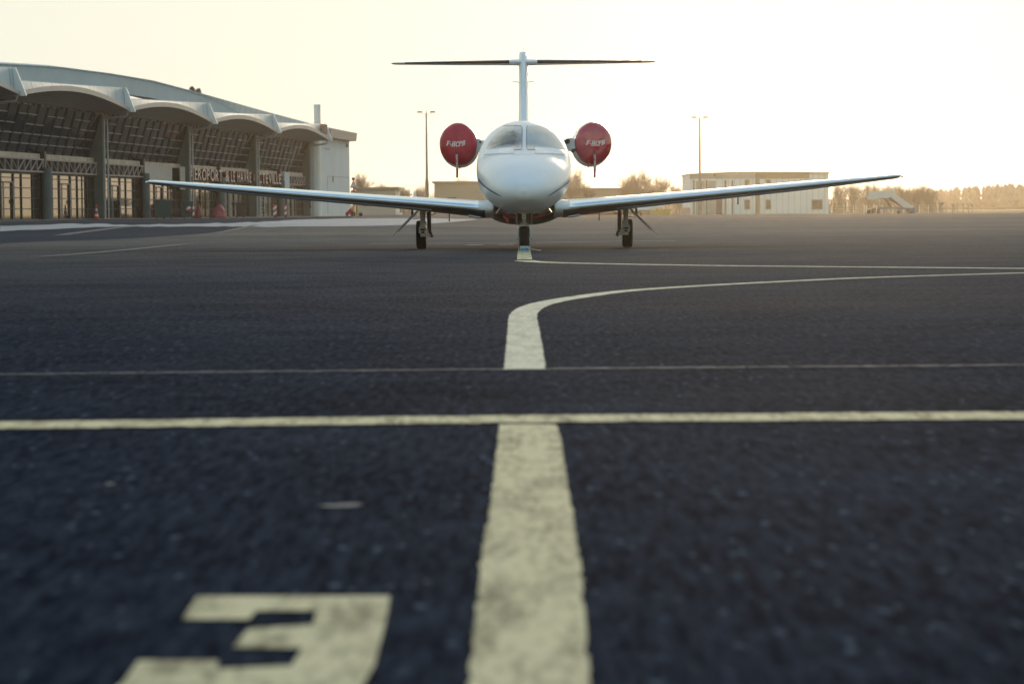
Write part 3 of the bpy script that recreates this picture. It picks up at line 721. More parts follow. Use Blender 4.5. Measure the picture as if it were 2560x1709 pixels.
# probes and vanes under the nose
for sd in (-1, 1):
    mb = MB(); b = Vector((sd*.40, NS + 1.45, .78)); t = Vector((sd*.475, NS + 1.30, .675))
    mb.tube([b, b + (t-b)*.6, t], [.016, .014, .012], 10); mb.tube([t, t + Vector((sd*.01, -.16, .0))], [.012, .006], 10); mb.build('pitot_probe', M['chrome'], jet)
    for xx, zz, ln in ((.26, .70, .055), (.165, .69, .04)):
        if sd == 1 and xx == .165: xx = .14
        mb = MB(); mb.tube([(sd*xx*1.0, NS+1.6, zz), (sd*(xx+.02), NS+1.56, zz - ln)], .008, 8); mb.build('air_vane', M['chrome'], jet)

# ---- red covers: separate things resting on the jet
def jet_loc(v): return JM @ Vector(v)
def glyph_strokes():
    # italic serif capitals as quads in a unit box; each (x0,x1,y0,y1)
    G_ = {}
    G_['F'] = ([(.12, .34, 0, 1), (0, .46, 0, .1), (0, .80, .88, 1), (.70, .80, .66, .9), (.34, .56, .44, .55), (.50, .58, .34, .64)], .82)
    G_['-'] = ([(.05, .45, .30, .46)], .5)
    G_['H'] = ([(.12, .34, 0, 1), (0, .46, 0, .1), (0, .46, .9, 1), (.62, .84, 0, 1), (.52, .98, 0, .1), (.52, .98, .9, 1), (.3, .66, .45, .56)], 1.02)
    G_['C'] = ([(.02, .25, .2, .8), (.12, .36, .06, .24), (.12, .36, .76, .94), (.28, .66, 0, .12), (.28, .62, .88, 1), (.58, .74, .62, .98), (.62, .72, .06, .26)], .80)
    G_['P'] = ([(.12, .34, 0, 1), (0, .46, 0, .1), (0, .62, .9, 1), (.56, .80, .56, .90), (.3, .64, .44, .55)], .84)
    G_['B'] = ([(.12, .34, 0, 1), (0, .60, 0, .1), (0, .58, .9, 1), (.52, .76, .58, .90), (.3, .64, .46, .57), (.54, .82, .09, .46)], .9)
    return G_
GL = glyph_strokes()
def text_px(txt, x0, x1, yb, h, bend, shear=.28):
    """pixel quads of a slightly bent italic line"""
    wt = sum(GL[c][1] for c in txt); sc = (x1-x0)/wt; x = 0; out = []; W = x1-x0; xm = (x0+x1)/2
    for c in txt:
        for (a, b, p, q) in GL[c][0]:
            quad = []
            for u, v in ((a, p), (b, p), (b, q), (a, q)):
                X = x0 + (x+u)*sc + v*h*shear; t = (X-xm)/W*2
                quad.append((X, yb - v*h - bend*(t*t) ))
            out.append(quad)
        x += GL[c][1]
    return out
def text_mesh(body, size, ext=0.0, bold=0.0):
    c = bpy.data.curves.new('lettering', 'FONT'); c.body = body; c.size = size; c.extrude = ext; c.offset = bold; c.align_x = 'LEFT'
    o = bpy.data.objects.new('lettering_source', c); COL.objects.link(o)
    dg = bpy.context.evaluated_depsgraph_get(); dg.update()
    me = bpy.data.meshes.new_from_object(o.evaluated_get(dg)); bpy.data.objects.remove(o); bpy.data.curves.remove(c)
    return me
def mesh_obj(name, me, m, parent, Mx=None):
    me.materials.clear()
    for q in (m if isinstance(m, list) else [m]): me.materials.append(q)
    o = bpy.data.objects.new(name, me); COL.objects.link(o); o.parent = parent
    if Mx is not None: o.matrix_local = Mx
    return o
for sd, word, cx, cy, tx0, tx1, ty, label, cmat in (
        (-1, 'RIGHT FRONT', 1145.5, 361, 1115, 1162, 366.5, 'dull red fabric cover on the engine inlet at the left of the picture', 'cover'),
        (1, 'LEFT FRONT', 1483, 358.5, 1464.5, 1511, 365, 'glossy red fabric cover with pale sky sheen on the engine inlet at the right', 'cover_gloss')):
    base = at(cx, cy, EY + AY - .12); 
    root = empty('engine_cover', base, YAW, label, 'engine cover', 'red covers on the engine inlets')
    CI = (Matrix.Translation(base) @ Matrix.Rotation(YAW, 4, 'Z')).inverted()
    mb = MB(); rings = []
    def rad(th, sd=sd):                       # egg outline, a little narrower towards the bottom outboard side
        c, q = math.cos(th), math.sin(th); a, b = .378, .432
        r = 1/math.sqrt((c/a)**2 + (q/b)**2)
        r *= 1 - .045*max(0, -q)**2*max(0, c*sd + .35)
        r *= 1 + .006*math.sin(5*th) + .004*math.sin(11*th + 1)
        return r
    for y, k in catmull([(-.105, .02), (-.098, .3), (-.076, .58), (-.03, .82), (.035, .95), (.10, .995), (.18, 1.01), (.24, .985), (.26, .96)], 4):
        rings.append([(rad(2*math.pi*i/96)*k*math.cos(2*math.pi*i/96), y + .006*math.sin(7*2*math.pi*i/96)*k, rad(2*math.pi*i/96)*k*math.sin(2*math.pi*i/96)) for i in range(96)])
    mb.loft(rings, caps=True); cov = mb.build('cover_shell', M[cmat], root); CB = bvh_of(cov)
    mb = MB()
    for quad in text_px('F-HCPB', tx0, tx1, ty, 12.5, 3.2):
        P = []
        for x, y in quad:
            h = jray(x, y, CB, CI); P.append(h[0] + Vector((0, -.004, 0)))
        mb.add(P, [(0, 1, 2, 3)])
    mb.build('registration_lettering', M['lettering'], cov)
    # pull strap and hanging ribbon
    xp, x1_, = (1141 if sd < 0 else 1487), (1142.5 if sd < 0 else 1486.5)
    def rib(name, pa, pb, m, yoff, tw, hw=.0265):
        A = CI @ at(*pa, base.y + yoff[0]); B_ = CI @ at(*pb, base.y + yoff[1]); mb = MB(); rings = []
        for i in range(11):
            t = i/10; c = A.lerp(B_, t); an = tw*math.sin(t*3.1)
            dx = Vector((math.cos(an), math.sin(an), 0))*hw; th = Vector((-math.sin(an), math.cos(an), 0))*.002
            rings.append([c-dx-th, c+dx-th, c+dx+th, c-dx+th])
        mb.loft(rings, smooth=False, caps=True); return mb.build(name, m, root), A, B_
    r1, A, B_ = rib('ribbon', (xp, 371), (x1_ + .5, 425), M['ribbon'], (-.115, -.125), .0)
    rib('ribbon_tail', (x1_ + .5, 425), (x1_ + .2, 444.5), M['ribbon_brown'], (-.125, -.10), .35, .021)
    me = text_mesh(word, .052, .0, .0012)
    d = (B_-A).normalized(); xax = d; nrm = Vector((0, -1, 0)); yax = nrm.cross(xax).normalized()
    wdt = max(v.co.x for v in me.vertices); Ltot = (B_-A).length; s0 = A + d*(Ltot*.28)
    k = (Ltot*.70)/wdt
    Mx = Matrix.Translation(s0 - yax*.017 + Vector((0, -.008, 0))) @ Matrix((( xax.x*k, yax.x, 0, 0), (xax.y*k, yax.y, -1, 0), (xax.z*k, yax.z, 0, 0), (0, 0, 0, 1)))
    me.transform(Mx); mesh_obj('ribbon_lettering', me, M['lettering'], root)
# red strap hanging between the pitot probes
root = empty('probe_cover_strap', jet_loc((0, NS + 1.15, .62)), YAW, 'dark red strap sagging between the two probes under the nose', 'probe cover')
PI_ = (Matrix.Translation(root.location) @ Matrix.Rotation(YAW, 4, 'Z')).inverted()
def strap(pts, hs, Y, name, m='ribbon'):
    mb = MB(); rings = []
    P = catmull([(x, y, h) for (x, y), h in zip(pts, hs)], 4)
    for x, y, h in P:
        a = PI_ @ at(x, y - h/2, Y); b = PI_ @ at(x, y + h/2, Y + .05); rings.append([a, b, b + Vector((0, .004, 0)), a + Vector((0, .004, 0))])
    mb.loft(rings, smooth=False, caps=True); return mb.build(name, M[m], root)
Zs = lambda pts: [(1225 + x/13.42, 500 + y/13.42) for x, y in pts]
strap(Zs([(265, 395), (420, 440), (560, 500), (760, 560), (960, 600), (1060, 612)]), [1.5, 5, 7, 7, 5, 4], 41.75, 'strap_half')
strap(Zs([(1250, 610), (1400, 590), (1600, 540), (1800, 480), (1950, 430), (2040, 385)]), [3, 5, 7, 7, 5, 1.5], 41.75, 'strap_half')
mb = MB(); a = [PI_ @ at(*p, 41.8) for p in Zs([(420, 500), (520, 560), (635, 640), (630, 750), (530, 740), (525, 650), (450, 580)])]
mb.add(a + [p + Vector((0, .004, 0)) for p in a], [tuple(range(7)), tuple(range(7, 14))[::-1]] + [(i, (i+1) % 7, (i+1) % 7 + 7, i + 7) for i in range(7)]); mb.build('strap_tail', M['ribbon'], root)
# chock plate in front of the nose wheel with a bar
cl = JM @ Vector((0, NG - .32, 0))
root = empty('wheel_chock', cl, YAW, 'pale blue lettered chock plate with a thin bar in front of the nose wheel', 'wheel chock')
mb = MB(); mb.prism([(-.11, .006), (.0, .006), (.0, .11), (-.03, .11)], -.075, .085, axis='X'); mb.build('chock_block', M['chock'], root)
me = text_mesh('LX-YSL', .052, 0, .002); wd = max(v.co.x for v in me.vertices)
sl = math.atan2(.104, .08); k = .135/wd
me.transform(Matrix.Translation((-.062, -.107 + .018, .028)) @ Matrix.Rotation(sl, 4, 'X') @ Matrix.Scale(k, 4, (1, 0, 0)) @ Matrix.Scale(1.35, 4, (0, 1, 0))); me.transform(Matrix.Translation((0, -.006, .005)))
mesh_obj('chock_lettering', me, M['light_blue_text'], root)
mb = MB(); mb.tube([(.085, -.02, .06), (.25, -.1, .035), (.29, -.1, .035)], .011, 8); mb.build('chock_bar', M['pipe_metal'], root)

# ------------------------------------------------------------------ terminal
FD = Vector((math.sin(R(6.765)), math.cos(R(6.765)), 0)); FN = Vector((math.cos(R(6.765)), -math.sin(R(6.765)), 0))
P0 = at(262, 540, 150.0); P0.z = .42
BAY = 21.1 / FD.y
term = empty('terminal_building', P0, 0, 'long airport terminal with arched canopies, raking glass and a curved blue grey roof', 'airport terminal')
term.rotation_euler = (0, 0, R(90) - R(6.765))      # local x along the facade, local -y out to the apron
def LX(u, w_, z): return (u, -w_, z)                # facade coordinates: u along, w outward, z above the forecourt
TMI = (Matrix.Translation(P0) @ Matrix.Rotation(R(90) - R(6.765), 4, 'Z')).inverted()
def fac(px, py, w_):                                # photo pixel on the vertical plane w outward -> (u, z)
    o, d = ray(px, py); o2 = TMI @ o; d2 = TMI.to_3x3() @ d
    t = (-w_ - o2.y)/d2.y; p = o2 + d2*t; return p.x, p.z
def TB(mb, name, m, parent=term): return mb.build(name, m, parent)
z_off = -.42
KS = range(-1, 4)
def slant_w(z): return -.95 + (z - 3.75)/(6.62 - 3.75)*.90       # raking glass plane
z_c = 6.45
for k in KS:
    u = k*BAY
    mb = MB(); poly = [(-.16, 0), (-.16, z_c), (-.0, z_c)]      # (w,z)
    poly = [(0, 0), (0, z_c + .1), (slant_w(z_c) - .02, z_c + .1), (slant_w(3.75) - .15, 3.75), (-1.0, 0)]
    mb.prism([(-w_, z) for w_, z in poly], u - .22, u + .22, axis='X'); TB(mb, 'blade_column', M['concrete_col'])
    mb = MB()
    for du in (.05, .75):
        mb.tube([LX(u + du - .3, .12, 0), LX(u + du - .3, .12, z_c - .25)], .055, 8)
    mb.tube([LX(u - .25, .12, z_c - .25), LX(u - .25, .9, z_c - .18), LX(u - .2, 1.55, z_c - .1), LX(u - .2, 1.62, z_c + .2)], .075, 8); TB(mb, 'downpipe', M['pipe_metal'])
# intermediate round posts
for k in (-1, 0, 1, 2):
    u = (k + .5)*BAY; mb = MB(); mb.tube([LX(u, -.30, 0), LX(u, -.30, 3.0)], .30, 20); o = TB(mb, 'round_column', M['concrete_col'])
    mb = MB(); mb.box(u - .16, u + .16, .35, .85, 3.0, 3.95); TB(mb, 'post_head', M['roof_dark'] if 'roof_dark' in M else M['dark_frame'])
k0, k1 = -1.6, 3.06
# ground floor glazing: dark backing, glass panes per half bay, frames
for hb in range(-3, 6):
    ua, ub = hb*.5*BAY + .35, (hb + 1)*.5*BAY - .35
    if hb % 2 == 0: ua += .05
    wpl = -.62
    r = random.Random(hb + 50)
    mb = MB(); mb.add([LX(ua, wpl, .08), LX(ub, wpl, .08), LX(ub, wpl, 2.62), LX(ua, wpl, 2.62)], [(0, 1, 2, 3)]); gl = TB(mb, 'shopfront_glazing', M['shop_glass'])
    mb = MB(); L_ = ub - ua
    xsn = [0, .16, .30, .52, .66, .86, 1.0]; 
    for t in xsn:
        hw = .05 if t not in (.30, .52) else .09
        mb.box(ua + t*L_ - hw, ua + t*L_ + hw, -wpl - .06, -wpl + .02, 0, 2.66)
    for z in (0, .62, 1.24, 1.80, 2.36, 2.60):
        mb.box(ua, ub, -wpl - .05, -wpl + .015, z, z + (.10 if z in (0, 2.60) else .045))
    mb.build('window_frame', M['dark_frame'], gl)
    mb = MB(); mb.box(ua + .32*L_, ua + .34*L_, -wpl - .09, -wpl - .06, .05, 2.1); mb.box(ua + .49*L_, ua + .51*L_, -wpl - .09, -wpl - .06, .05, 2.1); mb.box(ua + .32*L_, ua + .51*L_, -wpl - .09, -wpl - .06, 2.08, 2.16)
    mb.box(ua + .485*L_, ua + .495*L_, -wpl - .14, -wpl - .09, .95, 1.15); mb.build('glass_door', M['muntin'], gl)
mb = MB(); mb.box(k0*BAY, k1*BAY, .75, 9.0, 0, 3.50); TB(mb, 'ground_storey', M['interior'])
mb = MB(); mb.box(k0*BAY, k1*BAY, -.2, .66, -.02, .03); TB(mb, 'forecourt_slab', M['roofing'])
# lattice beams and the beige band over them, per half bay
for hb in range(-3, 6):
    ua, ub = hb*.5*BAY + .22, (hb + 1)*.5*BAY - .22
    if hb in (1, ): ub = ua + (ub - ua)*.999
    mb = MB(); y0, y1 = .36, .48
    za, zb = 2.72, 3.42
    mb.box(ua, ub, y0, y1, za, za + .09); mb.box(ua, ub, y0, y1, zb, zb + .09)
    n = 9; L_ = ub - ua
    for i in range(n + 1):
        u = ua + L_*i/n; mb.box(u - .03, u + .03, y0 + .02, y1 - .02, za + .09, zb)
    for i in range(n):
        a = ua + L_*i/n; b = ua + L_*(i+1)/n
        if i < n/2: a, b = b, a
        mb.tube([LX(a, -.42, za + .06), LX(b, -.42, zb + .02)], .045, 6)
    if hb not in (1,): TB(mb, 'lattice_beam', M['pink_metal'])
    mb = MB(); mb.box(ua, ub, .60, 1.2, 3.52, 3.80); 
    for i in range(14): mb.box(ua + L_*(i+.2)/14, ua + L_*(i+.75)/14, 0.585, .60, 3.57, 3.74)
    TB(mb, 'beige_beam', M['beam_beige'])
# panels in the second bay (white boards)
ua = .5*BAY + .5
mb = MB(); mb.box(ua, ua + .68*.5*BAY, .50, .56, 2.60, 3.55); TB(mb, 'blank_sign_board', M['fascia'])
mb = MB(); mb.box(ua + .78*.5*BAY, .5*BAY*2 - .45, .2, .26, 2.0, 3.60); TB(mb, 'logo_board', M['fascia'])
mb = MB(); mb.box(2.5*BAY + 1.6, 2.5*BAY + 3.6, .35, .42, 2.4, 3.75); TB(mb, 'blank_sign_board', M['wall_blue'])
mb = MB(); mb.box(2.5*BAY + 3.4, 3*BAY - 1.2, .9, .95, .1, 2.5); TB(mb, 'white_door_panel', M['fascia'])
# raking curtain wall per bay
for k in range(-2, 3):
    ua, ub = k*BAY + .25, (k + 1)*BAY - .25; za, zb = 3.80, 6.50
    mb = MB(); wa, wb = slant_w(za), slant_w(zb)
    N_, Mz = 12, 5
    r = random.Random(k + 20)
    vs = []; fs = []
    for i in range(N_):
        for j in range(Mz):
            u0_, u1_ = ua + (ub-ua)*i/N_, ua + (ub-ua)*(i+1)/N_; z0, z1 = za + (zb-za)*j/Mz, za + (zb-za)*(j+1)/Mz
            e = [r.uniform(-.006, .006) for _ in range(4)]; b = len(vs)
            vs += [LX(u0_, slant_w(z0)+e[0], z0), LX(u1_, slant_w(z0)+e[1], z0), LX(u1_, slant_w(z1)+e[2], z1), LX(u0_, slant_w(z1)+e[3], z1)]; fs.append((b, b+1, b+2, b+3))
    mb.add(vs, fs, mi=0); gl = TB(mb, 'curtain_glazing', M['curtain_glass'])
    for i in range(N_ + 1):
        mb = MB(); u = ua + (ub-ua)*i/N_; mb.tube([LX(u, wa + .03, za), LX(u, wb + .03, zb)], .05, 4, False)
        mb.build('mullion', M['dark_frame'], gl)
    mb = MB()
    for j in range(Mz + 1):
        z = za + (zb-za)*j/Mz
        for i in range(N_):
            if j in (0, 1, 2) or (j + i) % 3: mb.box(ua + (ub-ua)*(i+.08)/N_, ua + (ub-ua)*(i+.92)/N_, -slant_w(z) - .06, -slant_w(z) - .02, z - .03, z + .03)
    mb.build('transom', M['muntin'], gl)
mb = MB(); mb.prism([(1.12, 3.7), (.25, 6.6), (.25, 7.2), (9, 7.2), (9, 3.7)], k0*BAY, k1*BAY, axis='X'); TB(mb, 'upper_storey', M['interior'])
# canopies
def roof_top(u):                               # roof edge height along the facade
    k = u/BAY; return interp([(-1.7, 7.6), (-1, 8.35), (-.5, 8.78), (0, 8.98), (.45, 9.06), (1, 8.86), (2, 8.40), (3, 8.02), (3.9, 7.92)], k)[0]
WF = 1.75
for k in range(-2, 3):
    ua, ub = k*BAY + .05, (k + 1)*BAY - .05; n = 28
    zl, zp, th = 6.62, 7.30, .30
    def arch(t): return zl + (zp - zl)*math.sin(math.pi*t)**.9
    def eave(t): return 7.42 + .62*t
    fr, so, sp = [], [], []
    for i in range(n + 1):
        t = i/n; u = ua + (ub-ua)*t; z = arch(t); tz = th*(.72 + .28*math.sin(math.pi*t))
        fr.append([LX(u, WF, z), LX(u, WF, z + tz), LX(u, WF - .10, z + tz), LX(u, WF - .10, z)])
        so.append([LX(u, WF - .1 + (-.05 - WF + .1)*q/8, z + .02 + (6.56 - z - .02)*(q/8)**1.25) for q in range(9)])
        e = max(eave(t), z + tz + .02)
        sp.append([LX(u, WF - .30, z + tz - .10), LX(u, WF - .42, e), LX(u, WF - .50, e + .05), LX(u, .2, e + .10)])
    mb = MB(); mb.loft(fr, caps=True, smooth=False); cn = TB(mb, 'arched_canopy', M['fascia'])
    mb = MB(); mb.loft(so, closed=False); mb.build('soffit', M['soffit'], cn)
    mb = MB(); mb.loft(sp, closed=False, smooth=False); mb.build('cladding', M['panel_grey'], cn)
    # triangular end fin
    mb = MB(); e = eave(1) + .06
    u = ub + .02
    fq = [(WF + .32, zl - .02), (WF - .45, zl - .02), (WF - .62, e), (WF - .26, e)]
    mb.add([LX(u, w_, z_) for w_, z_ in fq] + [LX(u + .10, w_, z_) for w_, z_ in fq], [(0, 1, 2, 3), (7, 6, 5, 4), (0, 4, 5, 1), (1, 5, 6, 2), (2, 6, 7, 3), (3, 7, 4, 0)]); mb.build('end_fin', M['fascia_light'] if 'fascia_light' in M else M['cone_white'], cn)
    mb = MB()
    for i in range(20): mb.box(ua + (ub-ua)*(i+.3)/20, ua + (ub-ua)*(i+.62)/20, -.02, .06, 6.44, 6.56)
    mb.build('bracket_row', M['dark_frame'], cn)
# main roof: blue band, pale cap, deck
rb, rc, rd = [], [], []
N_ = 60
for i in range(N_ + 1):
    k = -1.7 + (3.93 + 1.7)*i/N_; u = k*BAY; z = roof_top(u)
    th = interp([(-1.7, .10), (.9, .13), (1.25, .25), (1.75, .75), (2.3, .75), (3.9, .60)], k)[0]
    rb.append([LX(u, .55, z - th), LX(u, .50, z - 1.15 if k < 3.1 else z - .62)])
    rc.append([LX(u, .56, z - th), LX(u, .64, z - .02), LX(u, .60, z), LX(u, -.3, z + .12), LX(u, -7, z + .5)])
mb = MB(); mb.loft(rb, closed=False); TB(mb, 'roof_band', M['roof_blue'])
mb = MB(); mb.loft(rc, closed=False, smooth=False); TB(mb, 'roof_cap', M['panel_grey'])
# end block: blue grey wall, its eave and the steel flue
u1, _z = fac(803, 400, .3); u2, _z = fac(873.5, 400, .3); zt = fac(860, 351, .3)[1]
mb = MB(); mb.box(u1 - 3.0, u2, -.3, 6.0, 0, zt); ew = TB(mb, 'end_block', M['wall_blue'])
mb = MB(); za = zt - .25; mb.box(u1 + 1.2, u2 + .25, -.95, .2, zt - .02, zt + .72); TB(mb, 'end_eave', M['roofing_grey'] if 'roofing_grey' in M else M['muntin'])
mb = MB(); mb.box(u2 + .25, u2 + .75, -.8, -.7, zt + .35, zt + .42); mb.box(u2 + .25, u2 + .4, -.9, -.6, zt + .2, zt + .6); TB(mb, 'eave_lamp', M['dark_frame'])
mb = MB(); mb.box(u1 + 1.5, u1 + 4.0, -.34, -.30, zt - 1.05, zt - .98); mb.box(u2 - 1.6, u2 - 1.2, -.45, -.3, zt - .6, zt - .25); mb.box(u1 + 5.2, u1 + 5.5, -.36, -.3, 3.1, 3.6); mb.box(u1 + 2.8, u1 + 2.84, -.315, -.3, .2, 3.6)
mb.box(u1 + 2.8, u2 - .4, -.315, -.3, 3.6, 3.64); TB(mb, 'wall_fitting', M['muntin'])
uf, _ = fac(794.5, 400, .45)
mb = MB(); zf = fac(794.5, 262, .45)[1]
mb.tube([LX(uf, .45, 0), LX(uf, .45, zf)], .29, 20)
for z in (zf - .1, zf - 1.6, zf - 3.0, 4.6, 3.4, 2.2, 5.6): mb.lathe([(.29, -.04), (.315, -.03), (.315, .03), (.29, .04)], 20, Matrix.Translation(LX(uf, .45, z)))
fl = TB(mb, 'steel_flue', M['flue'])
mb = MB(); mb.tube([LX(uf - .3, .45, zf - 2.4), LX(uf - 3.2, -.2, zf - 4.3)], .03, 6); mb.tube([LX(uf - .3, .45, zf - 2.6), LX(uf - 2.6, -.2, zf - 4.3)], .03, 6); mb.build('flue_stay', M['dark_frame'], fl)
# red brown slats on the last canopy
mb = MB()
for i in range(5):
    ua = 3*BAY - 3.6 + i*.62; mb.prism([(ua, 7.15 + max(0, .42 - i*.12)), (ua + .52, 7.15 + max(0, .36 - i*.12)), (ua + .52, 7.98), (ua, 7.96)], -1.72, -1.68, axis='Y')
TB(mb, 'red_slat_panel', M['rust'])

# airport lettering fixed to the lattice beams: white faces with dark red returns
sign = empty('terminal_sign', P0 + FD*(1.0*BAY), R(90) - R(6.765), 'row of large pale letters with dark red sides spelling the airport name', 'sign')
def letters(txt, u0, u1, z0, h, w_):
    ms = []
    for c in txt:
        if c == ' ': ms.append((None, 0, .35)); continue
        me = text_mesh(c, 1.0, .09, .014); xs_ = [v.co.x for v in me.vertices]; ms.append((me, min(xs_), max(xs_) - min(xs_)))
    gap = .13; tot = sum(m[2] + gap for m in ms) - gap; k = (u1-u0)/tot; x = 0
    for me, x0, wd in ms:
        if me:
            me.transform(Matrix.Translation((u0 + x*k - 1.0*BAY, -w_, z0)) @ Matrix.Rotation(R(90), 4, 'X') @ Matrix.Scale(k, 4, (1, 0, 0)) @ Matrix.Scale(h/.73, 4, (0, 1, 0)) @ Matrix.Translation((-x0, 0, 0)))
            o = mesh_obj('letter', me, [M['sign_face'], M['red_side']], sign)
            for p in me.polygons: p.material_index = 0 if abs(p.normal.y) > .7 else 1
        x += wd + gap
fu = lambda px: fac(px, 430, .0)[0]
letters('AEROPORT', 1*BAY + .5, 1.5*BAY - .35, 2.72, .86, -.2)
letters('LE HAVRE -', 1.5*BAY + 2.4, 2*BAY - .2, 2.72, .86, -.2)
letters('OCTEVILLE', 2*BAY - .5, 2.5*BAY - .9, 2.72, .86, -.2)
letters('&', 1.5*BAY + .6, 1.5*BAY + 1.9, 2.72, .8, -.2)

# ------------------------------------------------------------------ things by the terminal
def put(px, Y, z=None):
    p = stand(px, Y); return p
def cone(px, Y, h, label, group=None):
    r = empty('traffic_cone', put(px, Y), 0, label, 'traffic cone', group)
    mb = MB(); mb.box(-.2*h, .2*h, -.2*h, .2*h, 0, .05*h, bev=.01); mb.lathe([(.165*h, .05*h), (.14*h, .2*h)], 20); mb.lathe([(.113*h, .36*h), (.083*h, .56*h)], 20); mb.lathe([(.058*h, .72*h), (.03*h, 1.0*h)], 20); mb.build('cone_body', M['orange_cone'], r)
    mb = MB(); mb.lathe([(.14*h, .2*h), (.113*h, .36*h)], 20); mb.lathe([(.083*h, .56*h), (.058*h, .72*h)], 20); mb.build('reflective_band', M['cone_white'], r)
cone(241, 147, .93, 'red and white traffic cone standing before the nearest full blade column')
def bin_(px, Y, h, label, m='bin_teal'):
    r = empty('wheelie_bin', put(px, Y), R(12), label, 'bin', 'bins along the terminal front')
    mb = MB(); w0, w1 = .26, .32; mb.add([(-w0, -w0, .08), (w0, -w0, .08), (w0, w0, .08), (-w0, w0, .08), (-w1, -w1, h*.9), (w1, -w1, h*.9), (w1, w1, h*.9), (-w1, w1, h*.9)], [(0, 3, 2, 1), (4, 5, 6, 7), (0, 1, 5, 4), (1, 2, 6, 5), (2, 3, 7, 6), (3, 0, 4, 7)]); mb.build('bin_body', M[m], r)
    mb = MB(); mb.box(-.34, .34, -.36, .36, h*.9, h, bev=.03); mb.build('lid', M[m], r)
    for s in (-1, 1):
        mb = MB(); mb.lathe([(.1, -.03), (.1, .03)], 14, Matrix.Translation((s*.25, .25, .1)), axis='X'); mb.build('wheel', M['tyre'], r)
    return r
bin_(402, 158, 1.25, 'dark teal wheelie bin before the glazing right of the second round column')
bin_(418, 160, 1.2, 'dark teal wheelie bin nearest the second blade column, left of it')
b_ = bin_(471, 166, 1.15, 'teal bin with a round red and white emblem beside the second blade column')
mb = MB(); mb.lathe([(.19, -.345), (.19, -.34)], 20, Matrix.Translation((0, 0, .62)), axis='Y'); mb.build('round_emblem', M['red_white'], b_)
bin_(601, 176, 1.1, 'black wheelie bin between the red tarpaulin heap and the third blade column', 'dark_frame')
def tarp_heap(px, Y, w_, h, label, m='tarp', seed=1):
    r = random.Random(seed); o = put(px, Y); mb = MB(); rings = []
    for t, k in ((0, 1), (.15, .97), (.4, .8), (.65, .58), (.85, .33), (.97, .15), (1, .03)):
        rings.append([(w_/2*k*math.cos(2*math.pi*i/18)*r.uniform(.88, 1.1) + .12*w_*t, w_/2*k*math.sin(2*math.pi*i/18)*r.uniform(.88, 1.1), h*t*r.uniform(.96, 1.03)) for i in range(18)])
    mb.loft(rings, caps=True); ob = mb.build('covered_equipment', M[m]); ob.location = o; tag(ob, label, 'covered equipment')
tarp_heap(544, 172, 1.3, .98, 'heap under a red and white tarpaulin before the glazing')
tarp_heap(494, 168, .55, 1.0, 'narrow maroon covered shape right of the teal bin', 'red_side', 4)
def board(px, Y, h, w_, label):
    r = empty('striped_marker_board', put(px, Y), R(10), label, 'marker board', 'red and white striped marker boards')
    mb = MB(); mb.box(-w_/2, w_/2, -.03, .03, .12, h, bev=.008); mb.build('striped_panel', M['red_white'], r)
    mb = MB(); mb.box(-w_/2, w_/2, -.2, .2, 0, .12, bev=.02); mb.build('foot', M['dark_frame'], r)
board(687.5, 184, .95, .27, 'red and white striped marker board left of the last round column')
board(714, 187, .95, .16, 'narrow striped marker board right of the last round column')
board(484, 164, .9, .12, 'narrow striped marker board beside the downpipe of the second blade column')
r = empty('ladder', put(656, 183), R(10), 'pale metal ladder leaning by the third blade column', 'ladder')
mb = MB(); 
for s in (-.17, .17): mb.tube([(s, -.1, 0), (s, .15, 2.0)], .025, 6)
mb.build('rails', M['pipe_metal'], r); mb = MB()
for i in range(7): mb.tube([(-.17, -.07 + .035*i, .2 + .27*i), (.17, -.07 + .035*i, .2 + .27*i)], .018, 6)
mb.build('rungs', M['pipe_metal'], r)

# traffic signs beside the terminal end
def px_m(Y): return Y/FPX
Ys = 196
base = put(884, Ys); r = empty('sign_post', base, 0, 'post with triangular warning sign and round red sign at the terminal end', 'road sign')
def zz(py): return hgt(884, py, Ys) - base.z
mb = MB(); mb.tube([(0, .05, 0), (0, .05, zz(445))], .035, 8); mb.build('post', M['mast'], r)
mb = MB(); a = .2; mb.lathe([(.13, -.02), (.13, .02)], 20, Matrix.Translation((0, 0, zz(447.5))), axis='Y'); mb.build('red_lamp', M['red_sign'], r)
z1, z0 = zz(451), zz(469.5); mb = MB(); mb.prism([(-.27, z0), (.27, z0), (0, z1)], -.02, .0); mb.build('triangle_sign', M['red_sign'], r)
mb = MB(); mb.prism([(-.17, z0 + .07), (.17, z0 + .07), (0, z1 - .16)], -.028, -.021); mb.build('triangle_face', M['cone_white'], r)
mb = MB(); mb.lathe([(.21, -.02), (.21, .01)], 28, Matrix.Translation((0, 0, zz(481.5))), axis='Y'); mb.build('round_sign', M['red_sign'], r)
mb = MB(); mb.box(-.14, .14, -.03, -.021, zz(481.5) - .035, zz(481.5) + .035); mb.build('sign_bar', M['cone_white'], r)
